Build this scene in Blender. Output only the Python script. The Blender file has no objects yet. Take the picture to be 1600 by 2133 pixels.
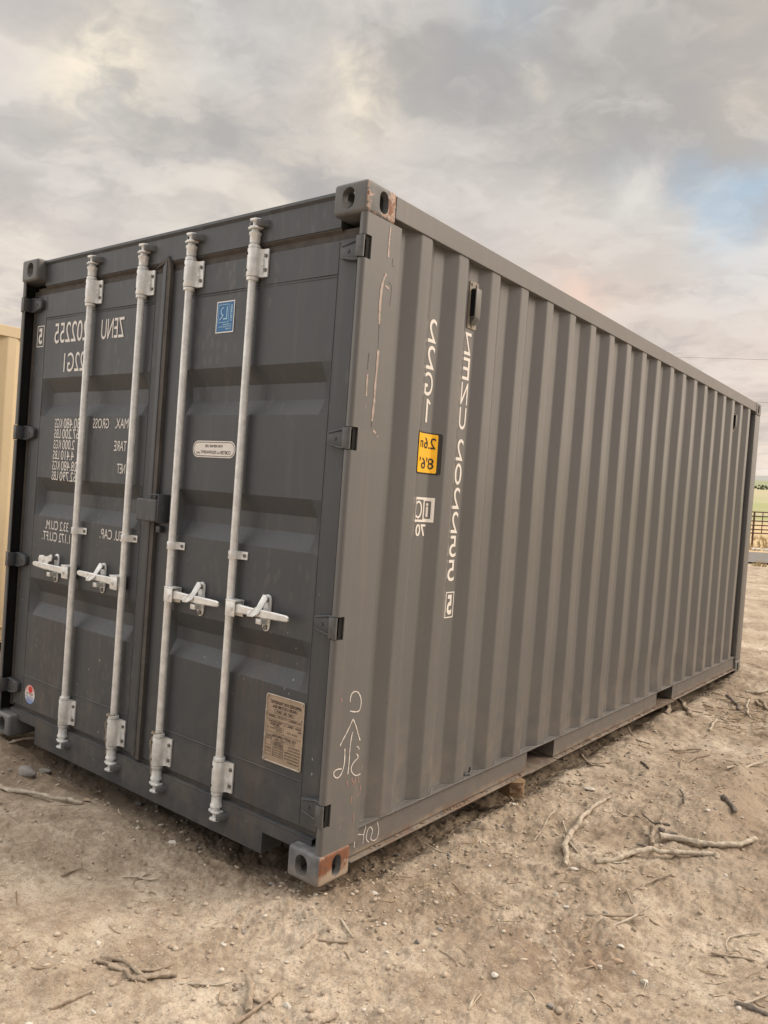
import bpy, bmesh, math, random
import numpy as np
from mathutils import Vector, Matrix, Quaternion
sc = bpy.context.scene
COL = sc.collection
random.seed(7)
rng = np.random.default_rng(11)

# ------------------------------------------------------------ camera
# the container's own frame: x along the doors (0 = near edge, -2.438 = far edge),
# y along its side (0 = doors, 6.058 = far end), z up; it stands on ground that falls 2.8 degrees along y
CF = Vector((1.86082, -2.17568, 1.45801))
RF = Matrix(((0.7883261780, 0.6109540233, 0.0726430895),
             (0.0705809444, 0.0274874995, -0.9971272575),
             (-0.6111956866, 0.7911887378, -0.0214525966)))
F = 1646.2826; PW, PH = 1600.0, 2133.0
UP = Vector((0.01186366, -0.04859068, 0.99874832)).normalized()
Q = UP.rotation_difference(Vector((0, 0, 1))).to_matrix()     # container frame -> world
QI = Q.inverted()
cam = bpy.data.objects.new('camera', bpy.data.cameras.new('camera')); COL.objects.link(cam)
Rc = Matrix((RF[0], -RF[1], -RF[2])).transposed()
M = (Q @ Rc).to_4x4(); M.translation = Q @ CF
cam.matrix_world = M
cam.data.sensor_fit = 'VERTICAL'; cam.data.sensor_height = 24.0; cam.data.lens = F / PH * 24.0
cam.data.clip_start = 0.05; cam.data.clip_end = 20000
sc.camera = cam
CW = Q @ CF

def ray_local(u, v):
    return (RF.transposed() @ Vector(((u - PW / 2) / F, (v - PH / 2) / F, 1))).normalized()
def ray_world(u, v): return Q @ ray_local(u, v)

# ------------------------------------------------------------ light
SUN_EL = math.radians(36)
sun_dir_l = Vector((0.70, 0.71, 0)).normalized()          # the low sun stands to the right, a little beyond the container
SD = Vector((sun_dir_l.x * math.cos(SUN_EL), sun_dir_l.y * math.cos(SUN_EL), math.sin(SUN_EL)))
ld = bpy.data.lights.new('sun', 'SUN'); ld.energy = 2.5; ld.angle = math.radians(24); ld.color = (1.0, 0.85, 0.70)
lo = bpy.data.objects.new('sun', ld); COL.objects.link(lo)
lo.rotation_euler = SD.to_track_quat('Z', 'Y').to_euler()

world = bpy.data.worlds.new('World'); sc.world = world; world.use_nodes = True
nt = world.node_tree; nt.nodes.clear()
class NG:
    """small helper to write node graphs"""
    def __init__(s, nt): s.nt = nt
    def n(s, t, **k):
        nd = s.nt.nodes.new(t)
        for a, b in k.items(): setattr(nd, a, b)
        return nd
    def put(s, sock, v):
        if v is None: return
        if isinstance(v, bpy.types.NodeSocket): s.nt.links.new(v, sock)
        else: sock.default_value = v
    def m(s, op, a, b=None, c=None, clamp=False):
        nd = s.n('ShaderNodeMath', operation=op, use_clamp=clamp)
        for i, v in enumerate((a, b, c)): s.put(nd.inputs[i], v)
        return nd.outputs[0]
    def vm(s, op, a, b=None, sc_=None):
        nd = s.n('ShaderNodeVectorMath', operation=op)
        s.put(nd.inputs[0], a); s.put(nd.inputs[1], b)
        if sc_ is not None: s.put(nd.inputs[3], sc_)
        return nd.outputs['Value'] if op in ('DOT_PRODUCT', 'LENGTH', 'DISTANCE') else nd.outputs[0]
    def mix(s, f, a, b, mode='MIX'):
        nd = s.n('ShaderNodeMix', data_type='RGBA', blend_type=mode, clamp_factor=True)
        s.put(nd.inputs[0], f)
        for i, v in ((6, a), (7, b)):
            if isinstance(v, tuple) and len(v) == 3: v = (*v, 1)
            s.put(nd.inputs[i], v)
        return nd.outputs[2]
    def noise(s, vec, scale, detail=4, rough=.55, dist=0, col=False, dim='3D'):
        nd = s.n('ShaderNodeTexNoise', noise_dimensions=dim)
        s.put(nd.inputs['Vector'], vec); nd.inputs['Scale'].default_value = scale
        nd.inputs['Detail'].default_value = detail; nd.inputs['Roughness'].default_value = rough
        nd.inputs['Distortion'].default_value = dist
        return nd.outputs['Color' if col else 'Fac']
    def voro(s, vec, scale, out='Distance', feat='F1', rnd=1.0):
        nd = s.n('ShaderNodeTexVoronoi', feature=feat)
        s.put(nd.inputs['Vector'], vec); nd.inputs['Scale'].default_value = scale
        nd.inputs['Randomness'].default_value = rnd
        return nd.outputs[out]
    def ramp(s, f, stops, interp='LINEAR'):
        nd = s.n('ShaderNodeValToRGB'); cr = nd.color_ramp; cr.interpolation = interp
        while len(cr.elements) < len(stops): cr.elements.new(0.5)
        for e, (p, c) in zip(cr.elements, stops):
            e.position = p; e.color = (c, c, c, 1) if not isinstance(c, tuple) else (*c, 1)
        s.put(nd.inputs[0], f); return nd.outputs[0]
    def step(s, v, a, b):
        nd = s.n('ShaderNodeMapRange', interpolation_type='SMOOTHSTEP')
        s.put(nd.inputs[0], v); nd.inputs[1].default_value = a; nd.inputs[2].default_value = b
        return nd.outputs[0]
    def sep(s, v):
        nd = s.n('ShaderNodeSeparateXYZ'); s.put(nd.inputs[0], v); return nd.outputs
    def comb(s, x, y, z):
        nd = s.n('ShaderNodeCombineXYZ')
        for i, v in enumerate((x, y, z)): s.put(nd.inputs[i], v)
        return nd.outputs[0]

g = NG(nt)
tc = g.n('ShaderNodeTexCoord').outputs['Generated']
D = g.vm('NORMALIZE', tc)
dx, dy, dz = g.sep(D)[:3]; warpk = 1
sky = g.n('ShaderNodeTexSky', sky_type='NISHITA', sun_disc=False, sun_elevation=SUN_EL,
          sun_rotation=math.atan2(SD.x, SD.y), altitude=900, air_density=1.0, dust_density=1.5)
skyc = g.vm('SCALE', sky.outputs[0], None, 0.105)
# cloud layer: coordinates on a flat deck overhead, so clouds shrink towards the horizon
dzc = g.m('ADD', g.m('MAXIMUM', dz, 0.0), 0.22)
deck = g.comb(g.m('DIVIDE', dx, dzc), g.m('DIVIDE', dy, dzc), g.m('MULTIPLY', dz, 0.6))
warpc = g.noise(deck, 2.2, 4, .6, 0, True)
warp = g.vm('SCALE', g.vm('SUBTRACT', warpc, (0.5, 0.5, 0.5)), None, 0.16)
deckw = g.vm('ADD', deck, g.vm('SCALE', warp, None, 2.2))
n1 = g.noise(deckw, 1.35, 7, .52)
n2 = g.noise(g.vm('ADD', deckw, (5.2, 1.3, 0.4)), 3.4, 6, .55)
warpf = g.vm('SUBTRACT', g.noise(D, 7.0, 5, .6, 0, True), (0.5, 0.5, 0.5))
warpg = g.vm('SUBTRACT', g.noise(D, 30.0, 3, .6, 0, True), (0.5, 0.5, 0.5))
Dw = g.vm('NORMALIZE', g.vm('ADD', g.vm('ADD', D, g.vm('SCALE', warpf, None, 0.12)), g.vm('SCALE', warpg, None, 0.035)))
def blob_sum(lst):
    tot = None
    for (u, v, s, w) in lst:
        d = ray_world(u, v); sg = s / F
        e = g.m('MULTIPLY', g.m('SUBTRACT', g.vm('DOT_PRODUCT', Dw, tuple(d)), 1.0), 1.0 / (sg * sg))
        e = g.m('MULTIPLY', g.m('EXPONENT', e), w)
        tot = e if tot is None else g.m('ADD', tot, e)
    return tot
warm = blob_sum([(235, 120, 62, .75), (190, 175, 60, .4), (110, 175, 55, .35), (765, 215, 48, .75), (700, 165, 26, .5),
                 (1106, 146, 13, .30), (1215, 345, 45, .35), (560, 400, 140, .32), (1560, 100, 60, .3), (10, 590, 80, .45)])
pink = blob_sum([(1215, 628, 38, .75), (1185, 560, 50, .35), (1300, 640, 40, .2)])
white = blob_sum([(1345, 405, 34, .9), (1290, 440, 60, .3), (1130, 410, 70, .25), (880, 300, 80, .22)])
gap = blob_sum([(1440, 395, 38, .6), (1530, 440, 44, .8), (1600, 400, 34, .45), (1310, 350, 36, .35), (1575, 550, 44, .2),
                (1050, -10, 60, .6), (480, 60, 70, .15), (190, 230, 30, .2), (1500, 520, 60, .3)])
dark = blob_sum([(690, 75, 42, .55), (860, 80, 90, .6), (1330, 150, 190, .5), (1520, 230, 140, .4), (770, 238, 22, .5),
                 (910, 160, 60, .35), (1450, 40, 120, .5), (60, 60, 120, .45), (350, 60, 90, .3), (330, 330, 120, .3), (60, 380, 150, .35),
                 (1300, 480, 90, .2)])
# colour of the cloud deck
cl = g.m('ADD', g.m('MULTIPLY', g.step(n1, .30, .72), .62), g.m('MULTIPLY', g.step(n2, .3, .72), .38))
cl = g.m('SUBTRACT', cl, g.m('MULTIPLY', dark, .62), clamp=True)
ccol = g.ramp(cl, [(0, (.40, .385, .37)), (.45, (.545, .515, .485)), (1, (.70, .655, .595))])
lowf = g.step(dz, .34, -.02)                                # brighter, peach air near the horizon
ccol = g.mix(g.m('MULTIPLY', lowf, .75), ccol, (.83, .70, .60))
edge = g.step(n2, .2, .62)
fib = g.noise(g.vm('ADD', deckw, g.vm('SCALE', g.vm('SUBTRACT', g.noise(deckw, 4.0, 4, .6, 0, True), (.5, .5, .5)), None, .16)), 5.2, 6, .58)
ccol = g.mix(g.m('MULTIPLY', g.m('MULTIPLY', g.step(n2, .49, .59), g.step(n1, .42, .56)), .34), ccol, (.77, .725, .675))
ccol = g.mix(g.m('MULTIPLY', g.m('MULTIPLY', g.step(n2, .50, .40), g.step(n1, .58, .44)), .40), ccol, (.375, .36, .37))
ccol = g.mix(g.m('MULTIPLY', g.step(fib, .50, .72), .36), ccol, (.76, .72, .675))
ccol = g.mix(g.m('MULTIPLY', g.step(fib, .50, .30), .45), ccol, (.385, .37, .375))
ccol = g.mix(g.m('MULTIPLY', g.step(g.noise(D, 3.2, 3, .5), .48, .72), .16), ccol, (.62, .50, .50))
wedge = g.step(g.m('ADD', g.m('MULTIPLY', fib, .6), g.m('MULTIPLY', n2, .4)), .38, .60)
ccol = g.mix(g.m('MULTIPLY', warm, g.m('ADD', g.m('MULTIPLY', wedge, .75), .15)), ccol, (.92, .81, .645))
ccol = g.mix(g.m('MULTIPLY', pink, .8), ccol, (.88, .64, .52))
ccol = g.mix(g.m('MULTIPLY', g.m('MULTIPLY', gap, g.m('ADD', g.m('MULTIPLY', edge, .5), .5), clamp=True), .50), ccol, g.vm('ADD', skyc, (.06, .20, .25)))
ccol = g.mix(g.m('MULTIPLY', white, .8), ccol, (.72, .70, .66))
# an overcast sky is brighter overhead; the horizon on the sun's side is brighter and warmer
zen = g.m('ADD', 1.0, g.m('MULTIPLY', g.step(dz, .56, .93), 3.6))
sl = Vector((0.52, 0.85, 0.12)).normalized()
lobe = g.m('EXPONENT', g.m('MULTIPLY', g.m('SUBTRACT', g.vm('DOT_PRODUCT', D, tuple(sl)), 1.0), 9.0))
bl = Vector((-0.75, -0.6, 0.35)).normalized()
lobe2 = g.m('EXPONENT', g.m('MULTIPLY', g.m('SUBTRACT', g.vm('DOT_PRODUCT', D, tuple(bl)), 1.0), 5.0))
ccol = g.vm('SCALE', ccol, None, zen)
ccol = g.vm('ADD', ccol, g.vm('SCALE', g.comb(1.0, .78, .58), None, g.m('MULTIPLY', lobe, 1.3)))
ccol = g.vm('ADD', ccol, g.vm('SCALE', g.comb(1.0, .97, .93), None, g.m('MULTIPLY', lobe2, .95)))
dark_dir = Vector((0.62, -0.74, 0.25)).normalized()            # dark patch of sky added out of view, to deepen shade on the folds
lob3 = g.m('EXPONENT', g.m('MULTIPLY', g.m('SUBTRACT', g.vm('DOT_PRODUCT', D, tuple(dark_dir)), 1.0), 2.6))
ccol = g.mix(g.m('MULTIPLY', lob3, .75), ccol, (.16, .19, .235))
below = g.step(dz, -.01, -.05)
ccol = g.mix(below, ccol, (.20, .16, .12))
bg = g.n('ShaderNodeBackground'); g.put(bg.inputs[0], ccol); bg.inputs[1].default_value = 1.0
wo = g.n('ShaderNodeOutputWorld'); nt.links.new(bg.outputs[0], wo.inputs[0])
world.cycles.sampling_method = 'MANUAL'; world.cycles.sample_map_resolution = 1024

sc.view_settings.view_transform = 'Standard'; sc.view_settings.look = 'None'
sc.view_settings.exposure = 0.06; sc.view_settings.gamma = 1.0; sc.view_settings.use_curve_mapping = False

# ------------------------------------------------------------ helpers
def tag(o, label=None, cat=None, group=None, kind=None):
    if label: o['label'] = label
    if cat: o['category'] = cat
    if group: o['group'] = group
    if kind: o['kind'] = kind
    return o
def empty(name, loc=(0, 0, 0)):
    o = bpy.data.objects.new(name, None); o.empty_display_size = .2; o.location = loc; COL.objects.link(o); return o
def link(name, me, mat, parent=None):
    o = bpy.data.objects.new(name, me); COL.objects.link(o)
    if mat is not None:
        me.materials.clear()
        for m_ in (mat if isinstance(mat, (list, tuple)) else [mat]): me.materials.append(m_)
    if parent is not None: o.parent = parent
    return o
def fin(name, bm, mat, parent=None, smooth=35, recalc=True, wn=False):
    if recalc: bmesh.ops.recalc_face_normals(bm, faces=bm.faces[:])
    me = bpy.data.meshes.new(name); bm.to_mesh(me); bm.free()
    if smooth:
        me.polygons.foreach_set('use_smooth', [True] * len(me.polygons))
        me.set_sharp_from_angle(angle=math.radians(smooth))
    o = link(name, me, mat, parent)
    if wn:
        md = o.modifiers.new('weighted', 'WEIGHTED_NORMAL'); md.keep_sharp = True; md.weight = 80
    return o
def fin_each(name, bm, mat, parent, smooth=35):
    """every loose piece of bm becomes a part of its own"""
    left = set(bm.verts); out = []
    while left:
        st = [left.pop()]; isl = set(st)
        while st:
            v_ = st.pop()
            for e in v_.link_edges:
                w = e.other_vert(v_)
                if w not in isl: isl.add(w); left.discard(w); st.append(w)
        t = bmesh.new(); mp = {v_: t.verts.new(v_.co) for v_ in isl}
        for f in {f for v_ in isl for f in v_.link_faces}: t.faces.new([mp[v_] for v_ in f.verts])
        out.append(fin(name, t, mat, parent, smooth))
    bm.free(); return out
def box(bm, lo, hi, r=0, seg=2, mi=0):
    a, b = Vector(lo), Vector(hi); c = (a + b) / 2; s = b - a
    t = bmesh.new()
    bmesh.ops.create_cube(t, size=1, matrix=Matrix.Translation(c) @ Matrix.Diagonal((abs(s.x), abs(s.y), abs(s.z), 1)))
    if r: bmesh.ops.bevel(t, geom=t.edges[:], offset=r, segments=seg, profile=.5, affect='EDGES')
    merge(bm, t, mi)
def merge(bm, t, mi=0):
    for f in t.faces: f.material_index = mi
    me = bpy.data.meshes.new('tmp'); t.to_mesh(me); t.free(); bm.from_mesh(me); bpy.data.meshes.remove(me)
def cyl(bm, p0, p1, r0, r1=None, n=20, caps=True, mi=0):
    p0, p1 = Vector(p0), Vector(p1); d = p1 - p0; r1 = r0 if r1 is None else r1
    t = bmesh.new()
    mt = Matrix.Translation((p0 + p1) / 2) @ d.to_track_quat('Z', 'Y').to_matrix().to_4x4()
    bmesh.ops.create_cone(t, cap_ends=caps, segments=n, radius1=r0, radius2=r1, depth=d.length, matrix=mt)
    merge(bm, t, mi)
def lathe(bm, c, prof, n=20, mi=0):
    """profile of (radius, z) turned about the vertical through c"""
    t = bmesh.new(); rings = []
    for r, z in prof:
        rings.append([t.verts.new((c[0] + r * math.cos(2 * math.pi * k / n), c[1] + r * math.sin(2 * math.pi * k / n), z)) for k in range(n)])
    for a, b in zip(rings, rings[1:]):
        for k in range(n): t.faces.new((a[k], a[(k + 1) % n], b[(k + 1) % n], b[k]))
    t.faces.new(rings[0][::-1]); t.faces.new(rings[-1])
    merge(bm, t, mi)
def prism(bm, pts, axis, a, b, r=0, mi=0):
    """polygon pts in the plane normal to axis, extruded from a to b"""
    t = bmesh.new()
    def P(p, k):
        if axis == 0: return (k, p[0], p[1])
        if axis == 1: return (p[0], k, p[1])
        return (p[0], p[1], k)
    A = [t.verts.new(P(p, a)) for p in pts]; B = [t.verts.new(P(p, b)) for p in pts]
    n = len(pts)
    for i in range(n): t.faces.new((A[i], A[(i + 1) % n], B[(i + 1) % n], B[i]))
    t.faces.new(A[::-1]); t.faces.new(B)
    if r: bmesh.ops.bevel(t, geom=t.edges[:], offset=r, segments=2, profile=.5, affect='EDGES')
    merge(bm, t, mi)
def tube(bm, pts, rad, n=8, mi=0, wob=0.0):
    pts = [Vector(p) for p in pts]; t = bmesh.new(); rings = []
    ref = Vector((0.13, 0.21, 1)).normalized()
    for i, p in enumerate(pts):
        d = (pts[min(i + 1, len(pts) - 1)] - pts[max(i - 1, 0)]).normalized()
        s = d.cross(ref)
        if s.length < .1: s = d.cross(Vector((1, 0, 0)))
        s.normalize(); w = d.cross(s); r = rad[i] if isinstance(rad, (list, tuple)) else rad
        rings.append([t.verts.new(p + (s * math.cos(2 * math.pi * k / n) + w * math.sin(2 * math.pi * k / n)) * r * (1 + wob * random.uniform(-1, 1))) for k in range(n)])
    for a, b in zip(rings, rings[1:]):
        for k in range(n): t.faces.new((a[k], a[(k + 1) % n], b[(k + 1) % n], b[k]))
    t.faces.new(rings[0][::-1]); t.faces.new(rings[-1])
    merge(bm, t, mi)
def boolean(ob, cutters, op='DIFFERENCE'):
    for c in cutters:
        md = ob.modifiers.new('b', 'BOOLEAN'); md.operation = op; md.object = c; md.solver = 'EXACT'
    bpy.context.view_layer.update(); dg = bpy.context.evaluated_depsgraph_get(); dg.update()
    me = bpy.data.meshes.new_from_object(ob.evaluated_get(dg))
    ob.modifiers.clear(); old = ob.data; ob.data = me
    for c in cutters:
        m_ = c.data; bpy.data.objects.remove(c); bpy.data.meshes.remove(m_)
    me.polygons.foreach_set('use_smooth', [True] * len(me.polygons)); me.set_sharp_from_angle(angle=math.radians(35))
    return ob
def bp(u, v, ax, c):
    """a spot seen on a plane of the container, in the container's frame"""
    r = ray_local(u, v); t = (c - CF[ax]) / r[ax]; return CF + r * t

# ------------------------------------------------------------ materials
MATS = {}
def newmat(name):
    m_ = bpy.data.materials.new(name); m_.use_nodes = True; t = m_.node_tree; t.nodes.clear()
    gg = NG(t); out = gg.n('ShaderNodeOutputMaterial'); b = gg.n('ShaderNodeBsdfPrincipled')
    t.links.new(b.outputs[0], out.inputs[0]); MATS[name] = m_
    return m_, gg, b
def bump(gg, b, h, strength, dist):
    n = gg.n('ShaderNodeBump'); n.inputs['Strength'].default_value = strength; n.inputs['Distance'].default_value = dist
    gg.put(n.inputs['Height'], h); gg.put(b.inputs['Normal'], n.outputs[0]); return n
def objc(gg): return gg.n('ShaderNodeTexCoord').outputs['Object']

def paint(name, base, dust=(.27, .225, .175), rough=.42, dots=0.0, streak=.25, lowdust=.5, chips=0.0, rustlow=0.0):
    m_, gg, b = newmat(name); o = objc(gg); x, y, z = gg.sep(o)[:3]
    c = gg.mix(gg.m('MULTIPLY', gg.noise(o, 1.7, 5, .6), .55), tuple(k * .86 for k in base), tuple(min(1, k * 1.16) for k in base))
    stv = gg.vm('MULTIPLY', o, (26, 26, 1.1))
    st = gg.step(gg.noise(stv, 1.0, 4, .6), .50, .78)
    c = gg.mix(gg.m('MULTIPLY', st, streak), c, tuple(k * .55 + d * .45 for k, d in zip(base, dust)))
    fine = gg.noise(o, 55, 3, .6)
    low = gg.m('MULTIPLY', gg.step(z, .75, .05), gg.step(gg.noise(o, 9, 5, .65), .35, .75))
    c = gg.mix(gg.m('MULTIPLY', low, lowdust), c, dust)
    c = gg.mix(gg.m('MULTIPLY', gg.step(fine, .45, .8), .10), c, tuple(min(1, k * 1.5) for k in base))
    if rustlow:
        rz = gg.m('ADD', z, gg.m('MULTIPLY', gg.noise(o, 14, 4, .6), -.05))
        rl = gg.m('MULTIPLY', gg.step(rz, .062, .03), gg.step(gg.noise(o, 30, 3, .6), .25, .6))
        c = gg.mix(gg.m('MULTIPLY', rl, rustlow), c, gg.mix(gg.step(gg.noise(o, 11, 3, .6), .42, .6), (.27, .215, .16), (.20, .125, .08)))
    if dots:
        v_ = gg.n('ShaderNodeTexVoronoi'); gg.put(v_.inputs['Vector'], gg.vm('MULTIPLY', o, (1, 1, .55))); v_.inputs['Scale'].default_value = 34
        ds = gg.m('MULTIPLY', gg.step(v_.outputs['Distance'], .13, .06), gg.step(gg.sep(v_.outputs['Color'])[0], .72, .80))
        zone = gg.m('MULTIPLY', gg.step(z, 1.7, .25), gg.step(gg.noise(o, 2.3, 2, .5), .40, .62))
        c = gg.mix(gg.m('MULTIPLY', gg.m('MULTIPLY', ds, zone), dots), c, (.55, .53, .50))
        v2 = gg.n('ShaderNodeTexVoronoi'); gg.put(v2.inputs['Vector'], gg.vm('MULTIPLY', o, (1, 1, .45))); v2.inputs['Scale'].default_value = 30
        d2 = gg.m('MULTIPLY', gg.step(v2.outputs['Distance'], .42, .2), gg.step(gg.sep(v2.outputs['Color'])[1], .55, .62))
        c = gg.mix(gg.m('MULTIPLY', gg.m('MULTIPLY', d2, gg.step(gg.noise(o, 1.9, 2, .5), .42, .62)), .10), c, (.30, .28, .26))
        # brown drips below the handle catches
        for cx in (-.47, -2.02):
            dr = gg.m('MULTIPLY', gg.step(gg.m('ABSOLUTE', gg.m('SUBTRACT', x, cx)), .16, .03), gg.step(z, .95, .8))
            dr = gg.m('MULTIPLY', dr, gg.step(gg.noise(gg.vm('MULTIPLY', o, (40, 40, 2.2)), 1.0, 4, .6), .42, .66))
            c = gg.mix(gg.m('MULTIPLY', dr, .42), c, (.115, .075, .05))
    if chips:
        ch = gg.m('MULTIPLY', gg.step(gg.noise(gg.vm('MULTIPLY', o, (30, 30, 7)), 1.0, 5, .7), .68, .72), chips)
        c = gg.mix(ch, c, (.36, .26, .21))
    gg.put(b.inputs['Base Color'], c)
    gg.put(b.inputs['Roughness'], gg.m('ADD', rough - .06, gg.m('MULTIPLY', gg.noise(o, 6, 4, .6), .16)))
    b.inputs['Specular IOR Level'].default_value = .5
    h = gg.m('ADD', gg.m('MULTIPLY', gg.noise(o, 2.6, 3, .5), 1.0), gg.m('MULTIPLY', gg.noise(o, 120, 2, .5), .03))
    bump(gg, b, h, .5, .006)
    return m_
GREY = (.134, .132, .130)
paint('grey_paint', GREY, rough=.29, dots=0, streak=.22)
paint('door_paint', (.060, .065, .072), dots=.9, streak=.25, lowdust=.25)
paint('rail_paint', (.135, .127, .120), rough=.5, streak=.2, lowdust=.18, rustlow=.75)
paint('post_paint', (.140, .137, .134), streak=.30, lowdust=.35, chips=.5)
paint('beige_paint', (.70, .565, .36), dust=(.55, .44, .28), streak=.35, rough=.5)
def simple(name, base, rough=.5, metal=0, nz=8, amt=.25, bsc=60, bd=.0008, b2=None, spec=.5):
    m_, gg, b = newmat(name); o = objc(gg)
    b2 = b2 or tuple(k * (1 - amt) for k in base)
    gg.put(b.inputs['Base Color'], gg.mix(gg.step(gg.noise(o, nz, 5, .65), .3, .7), base, b2))
    b.inputs['Roughness'].default_value = rough; b.inputs['Metallic'].default_value = metal
    b.inputs['Specular IOR Level'].default_value = spec
    bump(gg, b, gg.noise(o, bsc, 4, .6), .6, bd); return m_
simple('galvanised', (.88, .885, .865), .34, .30, 26, .24, 80, .0006)
simple('galvanised_dark', (.26, .25, .235), .42, .45, 30, .3, 60, .001)
simple('keeper_paint', (.12, .12, .122), .5, .1, 30, .3, 60, .001)
simple('gasket', (.098, .086, .076), .75, 0, 14, .35, 40, .001)
simple('black_rubber', (.018, .016, .015), .7, 0)
simple('white_vinyl', (.80, .76, .71), .5, 0, 30, .07, 80, .0002)
simple('blue_vinyl', (.015, .14, .36), .4, 0, 20, .15, 80, .0002)
simple('pale_blue_ink', (.42, .66, .85), .5, 0, 20, .1)
simple('yellow_vinyl', (.90, .49, .010), .4, 0, 20, .08, 80, .0002)
simple('black_ink', (.012, .011, .010), .5, 0)
simple('dark_ink', (.05, .035, .028), .6, 0)
simple('plate_metal', (.46, .36, .27), .45, .35, 12, .2, 60, .0005)
simple('plate_rim', (.55, .48, .40), .45, .3, 40, .3, 60, .0008)
simple('bolt_metal', (.22, .215, .20), .45, .5, 60, .3)
simple('red_ink', (.72, .06, .05), .5, 0)
simple('navy_ink', (.03, .08, .33), .5, 0)
simple('chalk', (.72, .67, .62), .9, 0, 40, .25)
simple('scrape', (.46, .375, .33), .55, 0, 25, .3)
simple('pink_scrape', (.40, .25, .21), .6, 0, 25, .3)
simple('string', (.38, .32, .24), .9, 0, 200, .35)
simple('channel_shade', (.018, .018, .017), .85, 0, spec=.2)
simple('vent_plastic', (.16, .155, .15), .5, 0, 20, .15)
simple('dead_black', (.012, .012, .013), .8, 0, spec=.2)
simple('old_wood', (.36, .245, .145), .85, 0, 9, .45, 60, .004, (.20, .125, .07))

def rusty(name, heavy, mudz=None):
    m_, gg, b = newmat(name); o = objc(gg); nx = gg.sep(gg.n('ShaderNodeTexCoord').outputs['Normal'])[0]; z = gg.sep(o)[2]
    c = gg.mix(gg.step(gg.noise(o, 16, 5, .65), .35, .7), (.115, .118, .122), (.20, .205, .21) if mudz else (.15, .145, .14))
    face = gg.m('MULTIPLY', gg.step(nx, .55, .85), gg.step(gg.sep(o)[0], -.010, -.005))
    a = gg.noise(gg.vm('ADD', o, (3.1, 0.4, 1.7)), 14, 6, .62)
    if heavy:
        rm = gg.m('MULTIPLY', face, gg.step(a, .34, .42))
        rm2 = gg.m('MULTIPLY', face, gg.step(a, .30, .34))
    else:
        rm = gg.m('MULTIPLY', face, gg.step(a, .50, .55))
        rm2 = gg.m('MULTIPLY', face, gg.step(a, .45, .49))
    c = gg.mix(rm2, c, (.42, .30, .235))
    c = gg.mix(rm, c, gg.mix(gg.step(gg.noise(o, 45, 4, .6), .35, .7), (.215, .082, .038), (.14, .068, .042)))
    if mudz:
        zz = gg.m('ADD', z, gg.m('MULTIPLY', gg.noise(o, 22, 5, .65), -.12))
        c = gg.mix(gg.m('MULTIPLY', gg.m('MULTIPLY', gg.step(zz, mudz + .012, mudz - .02), gg.m('ADD', gg.m('MULTIPLY', face, .6), .3)), .95), c, (.40, .325, .25))
    gg.put(b.inputs['Base Color'], c); b.inputs['Roughness'].default_value = .6
    bump(gg, b, gg.m('ADD', gg.noise(o, 40, 4, .6), gg.m('MULTIPLY', rm, -.5)), .7, .0012)
    return m_
rusty('casting_rust_top', False); rusty('casting_rust_bottom', True, -.012)
paint('casting_paint', (.12, .118, .115), streak=.1, lowdust=.25)
paint('casting_worn', (.15, .152, .155), streak=.3, lowdust=.3, chips=.25)

# ------------------------------------------------------------ text
def text_mesh(s, bold=0.0):
    cu = bpy.data.curves.new('t', 'FONT'); cu.body = s; cu.resolution_u = 4; cu.offset = bold; cu.fill_mode = 'BOTH'
    ob = bpy.data.objects.new('t', cu); COL.objects.link(ob)
    dg = bpy.context.evaluated_depsgraph_get(); dg.update()
    me = bpy.data.meshes.new_from_object(ob.evaluated_get(dg))
    bpy.data.objects.remove(ob); bpy.data.curves.remove(cu)
    return me
def glyphs(bm, s, x0, x1, z0, z1, bold=.018, rot=0, mi=0):
    """writing fitted into the box x0..x1, z0..z1 (x0 = where the reading starts); flat in (x, z), y = 0"""
    me = text_mesh(s, bold); n = len(me.vertices)
    co = np.empty(n * 3, np.float32); me.vertices.foreach_get('co', co); co = co.reshape(-1, 3)
    if rot: co = np.stack([-co[:, 1], co[:, 0], co[:, 2]], 1) * rot
    lo, hi = co.min(0), co.max(0); w = np.maximum(hi - lo, 1e-6)
    t = bmesh.new(); t.from_mesh(me); bpy.data.meshes.remove(me); t.verts.ensure_lookup_table()
    for v_, c in zip(t.verts, co):
        a = (c[0] - lo[0]) / w[0]; b = (c[1] - lo[1]) / w[1]
        v_.co = (x0 + (x1 - x0) * a, 0, z0 + (z1 - z0) * b)
    merge(bm, t, mi)
def flatrect(bm, x0, x1, z0, z1, y=0, mi=0):
    vs = [bm.verts.new(p) for p in ((x0, y, z0), (x1, y, z0), (x1, y, z1), (x0, y, z1))]
    f = bm.faces.new(vs); f.material_index = mi
def frame(bm, x0, x1, z0, z1, t, mi=0, y=0):
    flatrect(bm, x0, x1, z1 - t, z1, y, mi); flatrect(bm, x0, x1, z0, z0 + t, y, mi)
    flatrect(bm, x0, x0 + t, z0 + t, z1 - t, y, mi); flatrect(bm, x1 - t, x1, z0 + t, z1 - t, y, mi)
def shift(bm, d):
    for v_ in bm.verts: v_.co += Vector(d)
def face_dir(bm, d):
    """all faces looking towards d (thin ink and vinyl on a surface)"""
    d = Vector(d)
    bm.normal_update()
    for f in bm.faces:
        if f.normal.dot(d) < 0: f.normal_flip()

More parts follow.
